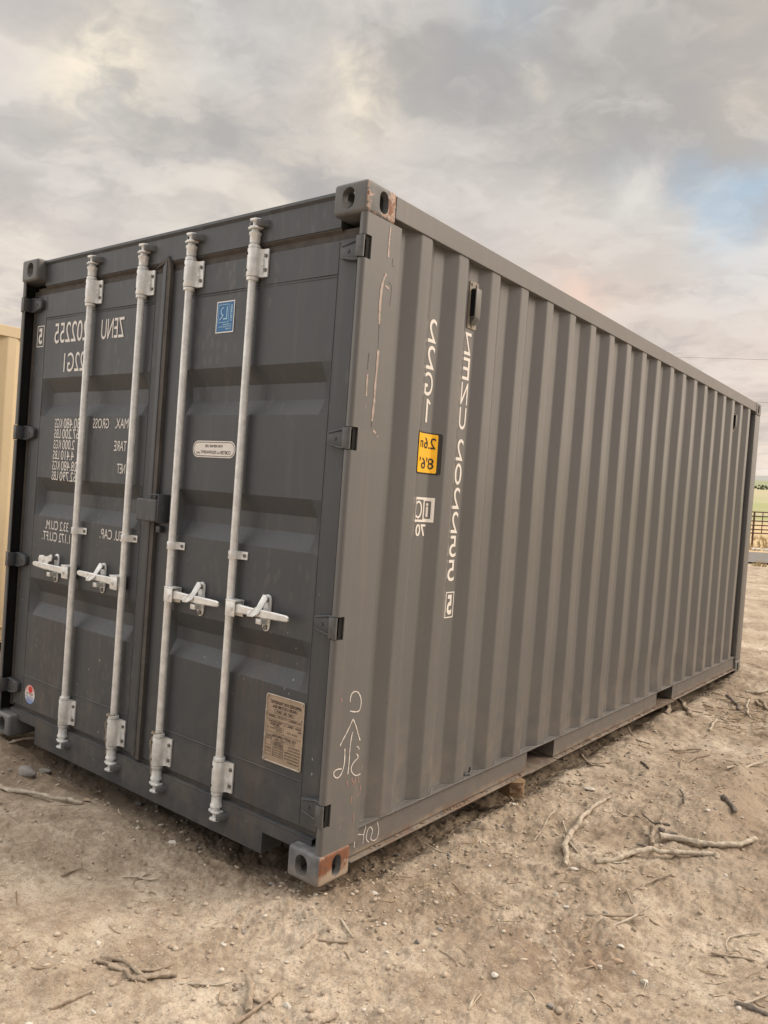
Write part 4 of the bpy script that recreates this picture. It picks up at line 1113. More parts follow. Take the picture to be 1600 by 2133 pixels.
# ---- side vents
def vent(y, z0, z1, x0=-.046):
    bm = bmesh.new()
    prism(bm, rrect(y - .038, y + .034, z0 - .045, z1 + .032, .008, 4), 0, x0 + .001, x0 + .006)
    o = fin('side_vent', bm, MATS['scrape'] if False else MATS['vent_plate'], box_root)
    bm = bmesh.new(); box(bm, (x0 + .006, y - .026, z0), (x0 + .034, y + .020, z1), .004)
    for k in range(6): box(bm, (x0 + .010, y - .0245, z0 - .004 - .0045 * k), (x0 + .032 - .0032 * k, y + .0185, z0 - .001 - .0045 * k))
    fin('vent_hood', bm, MATS['vent_plastic'], o)
    bm = bmesh.new()
    for yy, zz in ((y - .022, z1 + .020), (y + .016, z1 + .018), (y - .004, z0 - .034)): cyl(bm, (x0 + .006, yy, zz), (x0 + .010, yy, zz), .007, n=12)
    fin_each('vent_screw', bm, MATS['bolt_metal'], o)
    bm = bmesh.new(); box(bm, (x0 + .0062, y - .0270, z0 + .006), (x0 + .030, y - .0262, z1 - .006)); fin('vent_slot', bm, MATS['dead_black'], o)
simple('vent_plate', (.34, .29, .24), .6, 0, 25, .35)
vent(.826, 2.268, 2.398); vent(.826 + 16 * PER, 2.288, 2.392)
# lashing hook on the rail's ledge and weld seams at the foot of each fold
bm = bmesh.new()
hy = 1.075
tube(bm, [(-.030, hy, .163), (-.026, hy, .185), (-.022, hy - .004, .200), (-.016, hy - .012, .208)], .005, 8)
tube(bm, [(-.034, hy - .03, .166), (-.026, hy - .01, .172), (-.024, hy, .166)], .006, 8)
fin('lashing_hook', bm, MATS['keeper_paint'], box_root)
bm = bmesh.new(); pts = []
for (y, x) in PROF: pts.append((x + .003 if x > -.02 else x + .004, y, .1635))
P2 = []
for a, b_ in zip(pts, pts[1:]):
    n = max(1, int((Vector(b_) - Vector(a)).length / .02))
    for k in range(n):
        q = Vector(a).lerp(Vector(b_), k / n); P2.append(q + Vector((0, 0, random.uniform(-.001, .0015))))
P2.append(Vector(pts[-1])); tube(bm, P2, .0026, 6, wob=.3)
simple('weld_grey', (.17, .163, .157), .55, .1, 60, .3)
fin('weld_bead', bm, MATS['weld_grey'], box_root)
# soil and rust crumbs caught on the lower flange
bm = bmesh.new()
for k in range(150):
    y = random.choice([random.uniform(.3, 1.6), random.uniform(2.0, 3.65), random.uniform(2.0, 3.65), random.uniform(4.1, 5.8)]); s = random.uniform(.002, .006) * (1.6 if random.random() < .12 else 1)
    t = bmesh.new(); bmesh.ops.create_icosphere(t, subdivisions=1, radius=s, matrix=Matrix.Translation((random.uniform(-.018, -.002), y, .047 + s * .4)) @ Matrix.Diagonal((1, 1.4, .7, 1)))
    for v_ in t.verts: v_.co += Vector((random.uniform(-1, 1), random.uniform(-1, 1), random.uniform(-1, 1))) * s * .25
    merge(bm, t)
simple('dirt_crumb', (.26, .175, .11), .95, 0, 60, .4)
tag(fin('caked_soil', bm, MATS['dirt_crumb'], box_root, smooth=0), kind='stuff')

# ================================================================= the beige container on the left
b_root = empty('beige_container')
b_root.matrix_world = Q.to_4x4() @ Matrix.Translation((-4.440, .30, .0))
tag(b_root, 'beige shipping container parked to the left of the dark grey one', 'shipping container')
b_root.name = 'shipping_container'
shell(b_root, 'beige_paint', 'beige_paint', 'beige_paint', {'rest': 'beige_paint'}, False)
bm = bmesh.new(); box(bm, (-2.276, .045, 2.44), (-.162, .11, 2.584), .004); fin('door_header', bm, MATS['beige_paint'], b_root)
bm = bmesh.new(); box(bm, (-2.276, .045, .01), (-.162, .11, .14), .004); fin('door_sill', bm, MATS['beige_paint'], b_root)
for a, b_ in ((-2.336, -1.222), (-1.214, -.099)):
    bm = bmesh.new(); box(bm, (a, YF, .168), (b_, YF + .04, 2.405), .004)
    lf = fin('door_leaf', bm, MATS['beige_paint'], b_root)
    for k in (.27, .73):
        x_ = a + (b_ - a) * k; bm = bmesh.new(); cyl(bm, (x_, .035, .10), (x_, .035, 2.5), .0205, n=16); fin('lock_rod', bm, MATS['galvanised'], lf)
for z in (2.35, 1.655, .958, .262):
    for x_ in (-.06, -2.378):
        bm = bmesh.new(); box(bm, (x_ - .05, .03, z - .035), (x_ + .05, YF - .002, z + .035), .003); fin('hinge', bm, MATS['beige_paint'], b_root)

# ================================================================= timber block under the rail
bt = at(1093, 1640)
bm = bmesh.new()
pl_ = Q @ Vector((-.02, 1.52, 0)); zt_ = (Q @ Vector((0, 1.52, .040))).z
t = bmesh.new(); bmesh.ops.create_cube(t, size=1, matrix=Matrix.Diagonal((.30, .095, .080, 1)))
bmesh.ops.subdivide_edges(t, edges=t.edges[:], cuts=5, use_grid_fill=True)
for v_ in t.verts:
    n_ = v_.co.normalized(); k = .004 * math.sin(v_.co.y * 90 + v_.co.z * 130) + random.uniform(-.0025, .0025)
    if v_.co.x > .14: v_.co.x += .018 * math.sin(v_.co.y * 55 + 1) + random.uniform(-.006, .006)
    v_.co += n_ * k
merge(bm, t)
wb = fin('timber_block', bm, MATS['old_wood'], None, smooth=30)
wb.location = (pl_.x - .100, pl_.y + .03, zt_ - .041); wb.rotation_euler = (0, 0, math.radians(-18))
tag(wb, 'split wooden block wedged under the long bottom rail of the grey container', 'wood block')

# ================================================================= sticks and stones
def stick_mat(name, a, b2, dark):
    m_, gg, b = newmat(name); o = objc(gg)
    n_ = gg.noise(o, 40, 5, .7); c = gg.mix(gg.step(n_, .35, .65), a, b2)
    c = gg.mix(gg.m('MULTIPLY', gg.step(gg.noise(o, 16, 4, .6), .55, .7), .75), c, dark)
    gg.put(b.inputs['Base Color'], c); b.inputs['Roughness'].default_value = .85
    bump(gg, b, gg.noise(o, 90, 4, .7), 1, .002)
stick_mat('pale_wood', (.52, .455, .36), (.36, .30, .225), (.17, .13, .095))
stick_mat('grey_wood', (.21, .175, .145), (.12, .10, .085), (.05, .042, .036))
stick_mat('tan_wood', (.38, .31, .23), (.26, .20, .145), (.13, .095, .07))
def stick(name, chains, mat, label, cat='stick', group='dead sticks on the dirt'):
    """chains: list of (photo points, thickness in photo pixels at start, at end)"""
    root = None; bm = bmesh.new(); org = None
    for (pts, w0, w1) in chains:
        W3 = [at(u, v) for u, v in pts]
        if org is None:
            org = sum(W3, Vector()) / len(W3)
        S, Rr = [], []
        for i in range(len(W3) - 1):
            a, b_ = W3[i], W3[i + 1]; n = max(3, int((b_ - a).length / .011))
            for k in range(n): S.append(a.lerp(b_, k / n))
        S.append(W3[-1]); N = len(S); dist = (org - CW).length
        r0, r1 = w0 / 1.95 * dist / F, w1 / 1.95 * dist / F; out = []
        ph = random.uniform(0, 6)
        for i, p in enumerate(S):
            k = i / max(1, N - 1); r = r0 + (r1 - r0) * k
            r *= 1 + .15 * math.sin(i * .8 + ph) * math.sin(i * .31 + ph) + random.uniform(-.10, .10)
            if random.random() < .05: r *= 1.4
            q = p + Vector((math.sin(i * .33 + ph), math.cos(i * .29 + ph), 0)) * r * .3
            zz = gz(q.x, q.y) + r * .72 + (.012 * math.sin(math.pi * k) if N > 20 else 0) * .3
            out.append(Vector((q.x, q.y, zz))); Rr.append(max(r, .0012))
        Rr[0] *= .8; Rr[-1] *= .7
        # let it span small dips rather than follow each of them
        zs_ = [p.z for p in out]; K = 24
        for i, p in enumerate(out):
            w = zs_[max(0, i - K):i + K + 1]; p.z = .62 * max(w) + .38 * sum(w) / len(w)
        tube(bm, out, Rr, 10, wob=.14)
        if r0 > .006 and N > 25:                            # stubs of broken side twigs
            for q_ in range(max(2, N // 22)):
                i = random.randrange(4, N - 4); a = random.uniform(0, 6.28); L = random.uniform(.010, .028)
                tube(bm, [out[i], out[i] + Vector((math.cos(a) * L, math.sin(a) * L, .006 + L * .3))], [Rr[i] * .45, Rr[i] * .25], 6, wob=.15)
    for v_ in bm.verts: v_.co -= org
    o = fin(name, bm, MATS[mat], None, smooth=45); o.location = org
    tag(o, label, cat, group); return o
def s6(*a): return [(1100 + x / 3.2, 1600 + y / 3.2) for x, y in a]
def s7(*a): return [(x / 2.667, 1600 + y / 2.667) for x, y in a]
def s8(*a): return [(550 + x / 2.667, 1600 + y / 2.667) for x, y in a]
def s4(*a): return [(1200 + x / 4, 1250 + y / 4) for x, y in a]
stick('forked_branch', [(s6((555, 208), (480, 250), (420, 285), (370, 345), (310, 430), (262, 500)), 5, 10.5), (s6((262, 490), (246, 560), (250, 655)), 10, 9.5), (s6((225, 370), (240, 410), (258, 450), (268, 490)), 3, 4.5), (s6((270, 515), (300, 545), (335, 575)), 5, 2.5), (s6((240, 470), (248, 520)), 4, 5)],
      'pale_wood', 'forked pale branch standing out right of the wooden block, bent like a boomerang', 'branch')
stick('branch', [(s6((450, 645), (560, 630), (700, 605), (810, 598), (880, 615), (1000, 605), (1130, 600), (1230, 598), (1280, 610)), 10.5, 8), (s6((570, 640), (640, 640), (690, 638)), 3, 3)], 'pale_wood', 'longest pale peeled branch lying straight across, just below another thick branch', 'branch')
stick('branch', [(s6((885, 490), (1000, 490), (1100, 505), (1250, 525), (1400, 540), (1525, 515)), 11, 8), (s6((1440, 510), (1480, 508), (1520, 512)), 5, 4)], 'pale_wood', 'thick pale branch ending in a gnarled knob near the right edge, above the longest one', 'branch')
stick('stick', [(s6((825, 395), (835, 450), (820, 540)), 8, 10)], 'tan_wood', 'short thick upright stub of wood between two long pale branches and dark bark')
stick('stick', [(s6((755, 330), (830, 385), (890, 380), (950, 385)), 2.6, 4.2), (s6((720, 530), (760, 535), (800, 552)), 3, 4)], 'grey_wood', 'thin dark bent twig lying behind the short thick stub of wood')
stick('bark_piece', [(s6((895, 470), (940, 452), (995, 450)), 6, 9), (s6((870, 420), (900, 440)), 6, 9)], 'grey_wood', 'dark crumbling piece of bark next to the short thick stub', 'bark')
stick('stick', [(s6((750, 835), (770, 790), (850, 765), (950, 740)), 3.2, 5)], 'tan_wood', 'hooked tan stick below the longest pale branch')
stick('stick', [(s6((390, 985), (560, 1005), (770, 1025)), 5.5, 5)], 'tan_wood', 'straight tan stick crossed at its right end by a thinner one')
stick('stick', [(s6((530, 1090), (680, 1045), (820, 980)), 2.6, 3.8)], 'pale_wood', 'thin pale twig crossing over a straight tan stick')
stick('stick', [(s6((655, 840), (675, 880), (690, 930)), 3, 5)], 'tan_wood', 'short curved tan stick left of the hooked one')
stick('stick', [(s6((1310, 215), (1345, 260), (1375, 330)), 10, 8)], 'grey_wood', 'short weathered grey stick alone near the right edge above the gnarled branch')
stick('stick', [(s6((1010, 180), (1035, 205), (1040, 235)), 3, 4)], 'grey_wood', 'tiny dark bent twig behind the long pale branches, left of the weathered grey stick')
stick('stick', [(s6((1215, 1250), (1300, 1265), (1400, 1270), (1510, 1285)), 4.5, 3.5), (s6((1300, 1262), (1345, 1305)), 3, 2.4), (s6((1290, 1250), (1370, 1240)), 4, 3)], 'tan_wood', 'forked tan stick close to the lower right edge with three thin arms')
stick('stick', [(s6((1335, 1220), (1318, 1170), (1340, 1145), (1400, 1135), (1550, 1125)), 2.2, 2.8)], 'pale_wood', 'long thin curled twig above the forked tan stick at the lower right')
stick('stick', [(s6((1370, 1592), (1480, 1615), (1598, 1652)), 5, 8.5)], 'grey_wood', 'dark thick stick in the bottom right corner')
stick('stick', [(s6((1430, 1600), (1500, 1570), (1600, 1515)), 3, 4.5)], 'pale_wood', 'pale stick reaching the right edge just above the dark corner stick')
stick('stick', [(s6((40, 500), (100, 420), (140, 350), (180, 315)), 2, 3)], 'pale_wood', 'thin wavy pale twig left of the forked branch')
stick('stick', [(s7((-25, 118), (60, 140), (160, 150), (240, 168), (300, 190), (380, 200), (455, 215)), 8, 5.5)], 'pale_wood', 'long smooth pale stick entering from the left edge in front of the doors')
stick('stick', [(s7((340, 610), (400, 592), (450, 580), (445, 530)), 5, 2.2)], 'tan_wood', 'short tan stick with an upturned thin end in the left foreground')
stick('stick', [(s7((680, 615), (760, 618), (820, 632), (875, 630)), 2.6, 5)], 'pale_wood', 'thin pale twig with a knobbly right end in the left foreground')
stick('root_bundle', [(s7((515, 1060), (570, 1075), (640, 1100), (700, 1130), (720, 1165), (815, 1195)), 6, 7), (s7((560, 1050), (680, 1078), (740, 1120), (815, 1185)), 7, 7), (s7((600, 1100), (680, 1130)), 8, 6), (s7((755, 1125), (860, 1130), (970, 1105)), 5, 6), (s7((735, 1180), (860, 1170), (978, 1165)), 8, 10), (s7((740, 1150), (800, 1150), (880, 1148)), 4, 3), (s7((520, 1075), (560, 1055), (620, 1070)), 5, 5)],
      'tan_wood', 'split bundle of dead roots fanning out in the left foreground', 'root', 'dead sticks on the dirt')
stick('stick', [(s7((275, 1325), (360, 1300), (430, 1275), (540, 1240)), 6.5, 3.5)], 'tan_wood', 'slanting tan stick near the bottom left corner')
stick('stick', [(s7((1000, 1205), (1120, 1215), (1200, 1222), (1290, 1210)), 4, 3)], 'pale_wood', 'pale thin twig just right of the bundle of roots')
stick('stick', [(s7((1365, 1190), (1390, 1250), (1385, 1310), (1390, 1370)), 10, 13), (s7((1400, 1300), (1455, 1325)), 6, 5)], 'tan_wood', 'thick upright chunk of dead wood at the bottom edge left of the pale round stone')
stick('stick', [(s7((1300, 1426), (1380, 1385), (1450, 1340), (1545, 1265)), 6.5, 7), (s7((1488, 1290), (1525, 1345)), 5, 4)], 'tan_wood', 'long slanting stick with a short side twig at the bottom edge by the upright chunk')
stick('stick', [(s8((425, 855), (455, 910), (495, 970)), 4.2, 6)], 'pale_wood', 'pale stick whose lower end touches the end of a thin level twig')
stick('stick', [(s8((205, 1022), (245, 985), (285, 948)), 5, 5), (s8((290, 955), (370, 968), (475, 975)), 3.6, 5.5)], 'tan_wood', 'bent twig shaped like a flat roof in front of the near corner')
stick('stick', [(s8((545, 860), (620, 858), (660, 838)), 2.4, 2.8)], 'tan_wood', 'thin curved twig in front of the near corner, right of the leaning pale stick')
stick('stick', [(s8((1135, 1365), (1155, 1330), (1172, 1290)), 4, 3)], 'pale_wood', 'short pale stick at the bottom of the picture near the middle')
stick('stick', [(s8((320, 1426), (415, 1385)), 6, 6)], 'tan_wood', 'tan stick cut off by the bottom edge, left of the middle')
stick('stick', [(s8((880, 468), (980, 472), (1080, 492)), 2.4, 3)], 'pale_wood', 'thin level twig right of the rusty bottom corner')
stick('stick', [(s4((1415, 780), (1500, 790), (1570, 775), (1610, 750)), 5, 6)], 'pale_wood', 'pale curved branch at the right edge, level with the far end of the rail')
stick('stick', [(s4((1250, 825), (1300, 860), (1340, 890), (1360, 925)), 5, 6)], 'grey_wood', 'dark stick leaning in the heap of roots at the right')
stick('stick', [(s4((1540, 870), (1570, 905), (1605, 945)), 6, 5), (s4((1490, 870), (1560, 910)), 6, 4)], 'tan_wood', 'crossed pair of stubs at the right edge in the heap of roots')
stick('stick', [(s4((1330, 830), (1400, 845), (1440, 860), (1420, 900), (1430, 960), (1450, 1000)), 3, 3.6)], 'pale_wood', 'curled root hanging down in front of the heap at the right')
stick('stick', [(s4((1110, 1102), (1140, 1060), (1166, 1025)), 5, 4.5)], 'pale_wood', 'short pale stick left of the heap of roots')
stick('stick', [(s4((800, 1265), (870, 1268), (930, 1262), (1040, 1262)), 5, 3.5)], 'tan_wood', 'level dark tan stick lying in the wheel rut')
stick('stick', [(s4((860, 1400), (870, 1370), (890, 1350)), 3.6, 3.2), (s4((920, 1355), (1000, 1320), (1110, 1300)), 2.6, 3)], 'tan_wood', 'two joined thin arms of a twig below the rut')
stick('stick', [(s4((1410, 1402), (1480, 1382), (1540, 1388), (1605, 1395)), 4, 4.5)], 'pale_wood', 'pale stick with a bent left end at the right edge below the heap')
stick('stick', [(s4((1250, 1425), (1330, 1400)), 4.5, 4)], 'pale_wood', 'short pale stick left of the one with a bent end')
stick('stick', [(s4((540, 1368), (575, 1390), (600, 1422)), 4.5, 4)], 'grey_wood', 'short dark curved stick between the forked branch and the rut')
stick('stick', [(s4((700, 905), (800, 865), (850, 820)), 4, 5), (s4((830, 880), (900, 900), (955, 955)), 5, 8), (s4((760, 915), (765, 960)), 8, 7)], 'tan_wood', 'broken root with a pale knob beside the far fork pocket', 'root')
stick('stick', [(s4((30, 1360), (130, 1390), (240, 1400)), 6, 4), (s4((60, 1370), (180, 1376), (300, 1360)), 3, 3)], 'tan_wood', 'pair of flat tan splinters near the near fork pocket')
stick('stick', [(s4((400, 1128), (500, 1170), (620, 1222)), 3, 2.2)], 'tan_wood', 'thin slanting twig close to the rail between the fork pockets')
stick('stick', [(s7((20, 1000 - 3300), (20, 1000 - 3300)), 1, 1)] if False else [([(8, 1548), (50, 1556), (105, 1562)], 5, 3.5)], 'tan_wood', 'low tan stick beneath the far corner of the doors')

def stone_mat(name, a, b2):
    simple(name, a, .8, 0, 18, .2, 50, .003, b2)
stone_mat('pale_stone', (.64, .60, .53), (.48, .44, .37)); stone_mat('tan_stone', (.42, .30, .20), (.30, .22, .15)); stone_mat('grey_stone', (.27, .25, .23), (.18, .165, .15))
def pebble(bm, c, s, seed):
    rs = random.Random(seed); t = bmesh.new()
    for _ in range(13):
        q = Vector((rs.gauss(0, 1), rs.gauss(0, 1), rs.gauss(0, .9))).normalized(); t.verts.new(q * rs.uniform(.85, 1.12))
    r_ = bmesh.ops.convex_hull(t, input=t.verts[:])
    bmesh.ops.delete(t, geom=[e for e in r_['geom_interior'] if isinstance(e, bmesh.types.BMVert)], context='VERTS')
    bmesh.ops.bevel(t, geom=t.edges[:], offset=.16, segments=2, profile=.5, affect='EDGES')
    bmesh.ops.triangulate(t, faces=[f for f in t.faces if len(f.verts) > 4])
    rt = Matrix.Rotation(rs.uniform(-.5, .5), 3, 'Z')
    for v_ in t.verts: v_.co = rt @ Vector((v_.co.x * s[0], v_.co.y * s[1], v_.co.z * s[2])) + Vector(c)
    merge(bm, t)
def stone(u, v, wpx, hpx, mat, label, seed):
    p = at(u, v + hpx * .25); d = (p - CW).length / F; a = wpx / 2 * d
    b_ = a * random.uniform(.65, .8); c = max(hpx / 2 * d * .75, a * .35)
    bm = bmesh.new(); pebble(bm, (0, 0, 0), (a, b_, c), seed)
    o = fin('stone', bm, MATS[mat], None, smooth=60); o.location = (p.x, p.y, gz(p.x, p.y) + c * .42)
    tag(o, label, 'stone', 'loose stones on the dirt'); return o
def o6(x, y): return 1100 + x / 3.2, 1600 + y / 3.2
def o7(x, y): return x / 2.667, 1600 + y / 2.667
def o8(x, y): return 550 + x / 2.667, 1600 + y / 2.667
ST = [(*o6(408, 145), 25, 12, 'pale_stone', 'smooth pale stone above the top end of the forked branch'),
 (*o6(305, 665), 19, 7, 'pale_stone', 'flat white stone at the foot of the forked branch'),
 (*o6(255, 922), 13, 11, 'pale_stone', 'small white angular stone between the forked branch and the dug patch'),
 (*o6(620, 1183), 18, 13, 'pale_stone', 'white angular stone with a grey side, right of the dug patch'),
 (*o6(475, 1330), 15, 13, 'pale_stone', 'pale round stone on the lower edge of the dug patch'),
 (*o6(425, 1325), 24, 14, 'tan_stone', 'brown clod touching the pale round stone on the dug patch'),
 (*o6(775, 1430), 20, 17, 'pale_stone', 'wide pale stone farther below and right of the dug patch'),
 (*o6(600, 1295), 26, 9, 'tan_stone', 'long flat orange tan stone below the white angular one'),
 (*o6(168, 1280), 14, 10, 'pale_stone', 'pale oval stone on the left side of the dug patch'),
 (*o6(705, 1385), 10, 12, 'pale_stone', 'small pale stone just above the wide pale one'),
 (*o6(390, 1055), 10, 11, 'tan_stone', 'small round tan stone above the dug patch'),
 (*o6(185, 822), 13, 12, 'pale_stone', 'chalky stone below the foot of the forked branch'),
 (*o6(150, 1605), 19, 14, 'grey_stone', 'blue grey stone in the lower foreground right of the middle'),
 (*o6(1462, 798), 17, 12, 'tan_stone', 'knobbly tan clod near the right edge below the gnarled branch'),
 (*o6(480, 1525), 12, 9, 'tan_stone', 'small tan stone near the bottom, left of the wide pale one'),
 (*o7(960, 420), 19, 11, 'pale_stone', 'pale pinkish stone in front of the doors near the third rod'),
 (*o7(820, 235), 12, 10, 'pale_stone', 'white stone in the shade of the sill beneath the second rod'),
 (*o7(768, 205), 20, 12, 'grey_stone', 'dark stone in the shade left of the white one by the sill'),
 (*o7(872, 220), 12, 11, 'grey_stone', 'dark stone in the shade right of the white one by the sill'),
 (*o7(485, 190), 18, 13, 'tan_stone', 'reddish flat stone at the tip of the long smooth stick'),
 (*o7(1260, 540), 10, 8, 'grey_stone', 'grey pebble in front of the near fork notch of the sill'),
 (*o7(548, 962), 14, 12, 'pale_stone', 'chalky pebble up and right of the bundle of roots'),
 (*o7(1240, 980), 14, 8, 'pale_stone', 'cream stone in the foreground left of the middle'),
 (*o7(1350, 1115), 14, 11, 'tan_stone', 'peach stone above the upright chunk of wood'),
 (*o7(1510, 652), 17, 12, 'grey_stone', 'grey stone in front of the near corner casting'),
 (*o7(525, 1355), 17, 11, 'pale_stone', 'flat pale stone at the bottom, below the bundle of roots'),
 (*o8(140, 1318), 28, 20, 'pale_stone', 'big pale round stone at the bottom edge beside the slanting stick'),
 (*o8(845, 975), 15, 19, 'grey_stone', 'upright grey oval stone in the middle foreground'),
 (*o8(770, 920), 11, 11, 'tan_stone', 'orange tan pebble up and left of the grey oval stone'),
 (*o8(680, 1038), 13, 9, 'pale_stone', 'cream pebble left of the grey oval stone'),
 (*o8(1280, 1152), 19, 14, 'pale_stone', 'smooth pale lilac grey stone left of the dug patch'),
 (*o8(555, 568), 13, 11, 'grey_stone', 'grey round pebble right of the rusty bottom corner'),
 (*o8(615, 548), 12, 10, 'tan_stone', 'tan round pebble beside the grey one right of the rusty corner'),
 (*o8(738, 490), 16, 12, 'grey_stone', 'dark rough stone close to the rail right of the rusty corner'),
 (*o8(610, 705), 18, 8, 'pale_stone', 'long white pebble in front of the near corner'),
 (*o8(1385, 210), 14, 8, 'pale_stone', 'white pebble in front of the wooden block'),
 (*o8(945, 530), 10, 10, 'pale_stone', 'pale pebble between the thin level twig and the rail'),
 (*o8(125, 1082), 12, 10, 'pale_stone', 'white pebble above the upright chunk of wood'),
 (*o8(670, 875), 10, 9, 'pale_stone', 'small cream pebble below the thin curved twig'),
 (55, 1609, 50, 17, 'grey_stone', 'dark lumpy clod of earth and bark near the left edge in front of the doors'),
 (92, 1604, 34, 16, 'grey_stone', 'black end piece of the lumpy clod near the left edge')]
for i, q in enumerate(ST): stone(*q, 100 + i)

# countless grit and chaff
def scatter(name, n, smin, smax, mat, seed, power=2.2):
    r_ = np.random.default_rng(seed); base = bmesh.new(); bmesh.ops.create_icosphere(base, subdivisions=1, radius=1)
    vs = np.array([v_.co[:] for v_ in base.verts]); fs = np.array([[v_.index for v_ in f.verts] for f in base.faces]); base.free()
    view = math.atan2((Q @ Vector((-0.611, 0.791, 0))).y, (Q @ Vector((-0.611, 0.791, 0))).x)
    ang = view + r_.uniform(-.62, .62, n); rad = 1.1 + 9.5 * r_.uniform(0, 1, n) ** 1.6
    X_ = CW.x + rad * np.cos(ang); Y_ = CW.y + rad * np.sin(ang)
    dens = .5 + .5 * vnoise(X_ * 1.7, Y_ * 1.7, 31) + .5 * vnoise(X_ * 5, Y_ * 5, 32)
    keep = r_.uniform(0, 1, n) < np.clip(dens, .12, 1); X_, Y_, rad = X_[keep], Y_[keep], rad[keep]; n = len(X_)
    s = smin + (smax - smin) * r_.uniform(0, 1, n) ** (power * 2); Z_ = ground(X_, Y_)
    V = np.empty((n, len(vs), 3))
    sc_ = np.stack([s * r_.uniform(.8, 1.5, n), s * r_.uniform(.6, 1.1, n), s * r_.uniform(.4, .8, n)], 1)
    j = 1 + .22 * r_.uniform(-1, 1, (n, len(vs), 1))
    loc = vs[None] * sc_[:, None] * j; a = r_.uniform(0, 6.28, n); ca, sa = np.cos(a)[:, None], np.sin(a)[:, None]
    V[..., 0] = loc[..., 0] * ca - loc[..., 1] * sa + X_[:, None]; V[..., 1] = loc[..., 0] * sa + loc[..., 1] * ca + Y_[:, None]
    V[..., 2] = loc[..., 2] + (Z_ + s * .25)[:, None]
    FF = (fs[None] + (np.arange(n) * len(vs))[:, None, None]).reshape(-1, 3)
    me = bpy.data.meshes.new(name); me.vertices.add(n * len(vs)); me.vertices.foreach_set('co', V.astype(np.float32).ravel())
    me.loops.add(FF.size); me.loops.foreach_set('vertex_index', FF.ravel().astype(np.int32))
    me.polygons.add(len(FF)); me.polygons.foreach_set('loop_start', np.arange(0, FF.size, 3, dtype=np.int32))
    me.polygons.foreach_set('use_smooth', np.ones(len(FF), bool)); me.update(calc_edges=True)
    return link(name, me, MATS[mat])
def grit_mat(name, cols):
    m_, gg, b = newmat(name); ri = gg.n('ShaderNodeNewGeometry').outputs['Random Per Island']
    gg.put(b.inputs['Base Color'], gg.ramp(ri, [(i / (len(cols)), c) for i, c in enumerate(cols)], 'CONSTANT')); b.inputs['Roughness'].default_value = .9
grit_mat('gravel_mix', [(.40, .33, .25), (.30, .24, .18), (.50, .44, .35), (.22, .175, .13), (.36, .29, .22), (.60, .55, .47), (.27, .25, .225)])
grit_mat('clod_mix', [(.46, .375, .285), (.34, .27, .20), (.52, .435, .34), (.40, .325, .245)])
tag(scatter('gravel', 15000, .0020, .0125, 'gravel_mix', 3), 'fine gravel and pebbles strewn over the dry dirt', 'gravel', kind='stuff')
tag(scatter('soil_crumbs', 30000, .0020, .0115, 'clod_mix', 5, 1.5), 'crumbs of dry soil strewn over the ground', 'soil', kind='stuff')
def litter():
    r_ = random.Random(5); bm = bmesh.new(); view = math.atan2((Q @ Vector((-0.611, 0.791, 0))).y, (Q @ Vector((-0.611, 0.791, 0))).x)
    k = 0
    hp_ = at(1560, 1485)
    while k < 800:
        rr = 1.3 + 9 * r_.random() ** 1.3; a = view + r_.uniform(-.6, .6)
        if r_.random() < .55: a = view - abs(a - view)        # more of it on the right, towards the heap
        x, y = CW.x + rr * math.cos(a), CW.y + rr * math.sin(a)
        if k >= 620:                                            # the tangle of roots at the right
            rr = 6.0; q_ = hp_ + Vector((r_.gauss(0, .22), r_.gauss(0, .35), 0)); x, y = q_.x, q_.y
        lp = QI @ Vector((x, y, 0))
        if -2.5 < lp.x < .05 and 0 < lp.y < 6.1: continue
        k += 1
        L = r_.uniform(.02, .085) * (1 + .06 * rr) * (1.8 if r_.random() < .1 else 1); th = r_.uniform(0, 6.28); n = 4; pts = []; bend = r_.uniform(-.8, .8)
        for i in range(n + 1):
            q = i / n - .5; aa = th + bend * q; pts.append(Vector((x + L * q * math.cos(aa), y + L * q * math.sin(aa), 0)))
        rd = r_.uniform(.0009, .0026) * (1.9 if k > 620 else 1)
        zs_ = [gz(p.x, p.y) for p in pts]; zm = sum(zs_) / len(zs_)
        for p, z_ in zip(pts, zs_): p.z = max(z_, zm) + rd * .7
        tube(bm, pts, [rd * .8, rd, rd, rd * .9, rd * .5], 5)
    o = fin('twig_litter', bm, MATS['twig_mix'], None, smooth=60); tag(o, 'fine twigs and chaff scattered over the dirt', 'twigs', kind='stuff')
grit_mat('twig_mix', [(.42, .32, .21), (.30, .22, .14), (.52, .43, .31), (.19, .14, .10), (.38, .28, .18)])
litter()

# ================================================================= beyond: road, corral, shrubs, wires
def road():
    a, b_ = at(1562, 1161.5), at(1600, 1163.5)
    d = (b_ - a); d.z = 0; d.normalize(); n_ = Vector((-d.y, d.x, 0)); w = 2.5
    c = a + (b_ - a) * .5
    bm = bmesh.new(); prev = None
    for k in range(-60, 61):
        p = c + d * (k * 4.0); row = []
        for s in (-1.0, -.5, 0, .5, 1.0):
            q = p + n_ * s * w; row.append(bm.verts.new((q.x, q.y, max(float(ground(np.array([q.x]), np.array([q.y]), False)[0]), float(ground(np.array([p.x]), np.array([p.y]), False)[0]) - .03) + .03)))
        if prev:
            for i in range(4): bm.faces.new((prev[i], prev[i + 1], row[i + 1], row[i]))
        prev = row
    simple('asphalt', (.215, .20, .185), .95, 0, 3, .2, 40, .004, spec=.1)
    tag(fin('road', bm, MATS['asphalt'], None), kind='structure')
    return c, d, n_
rc, rd_, rn = road()
if rn.y < 0: rn = -rn
simple('rusty_pipe', (.16, .085, .062), .7, .2, 12, .35)
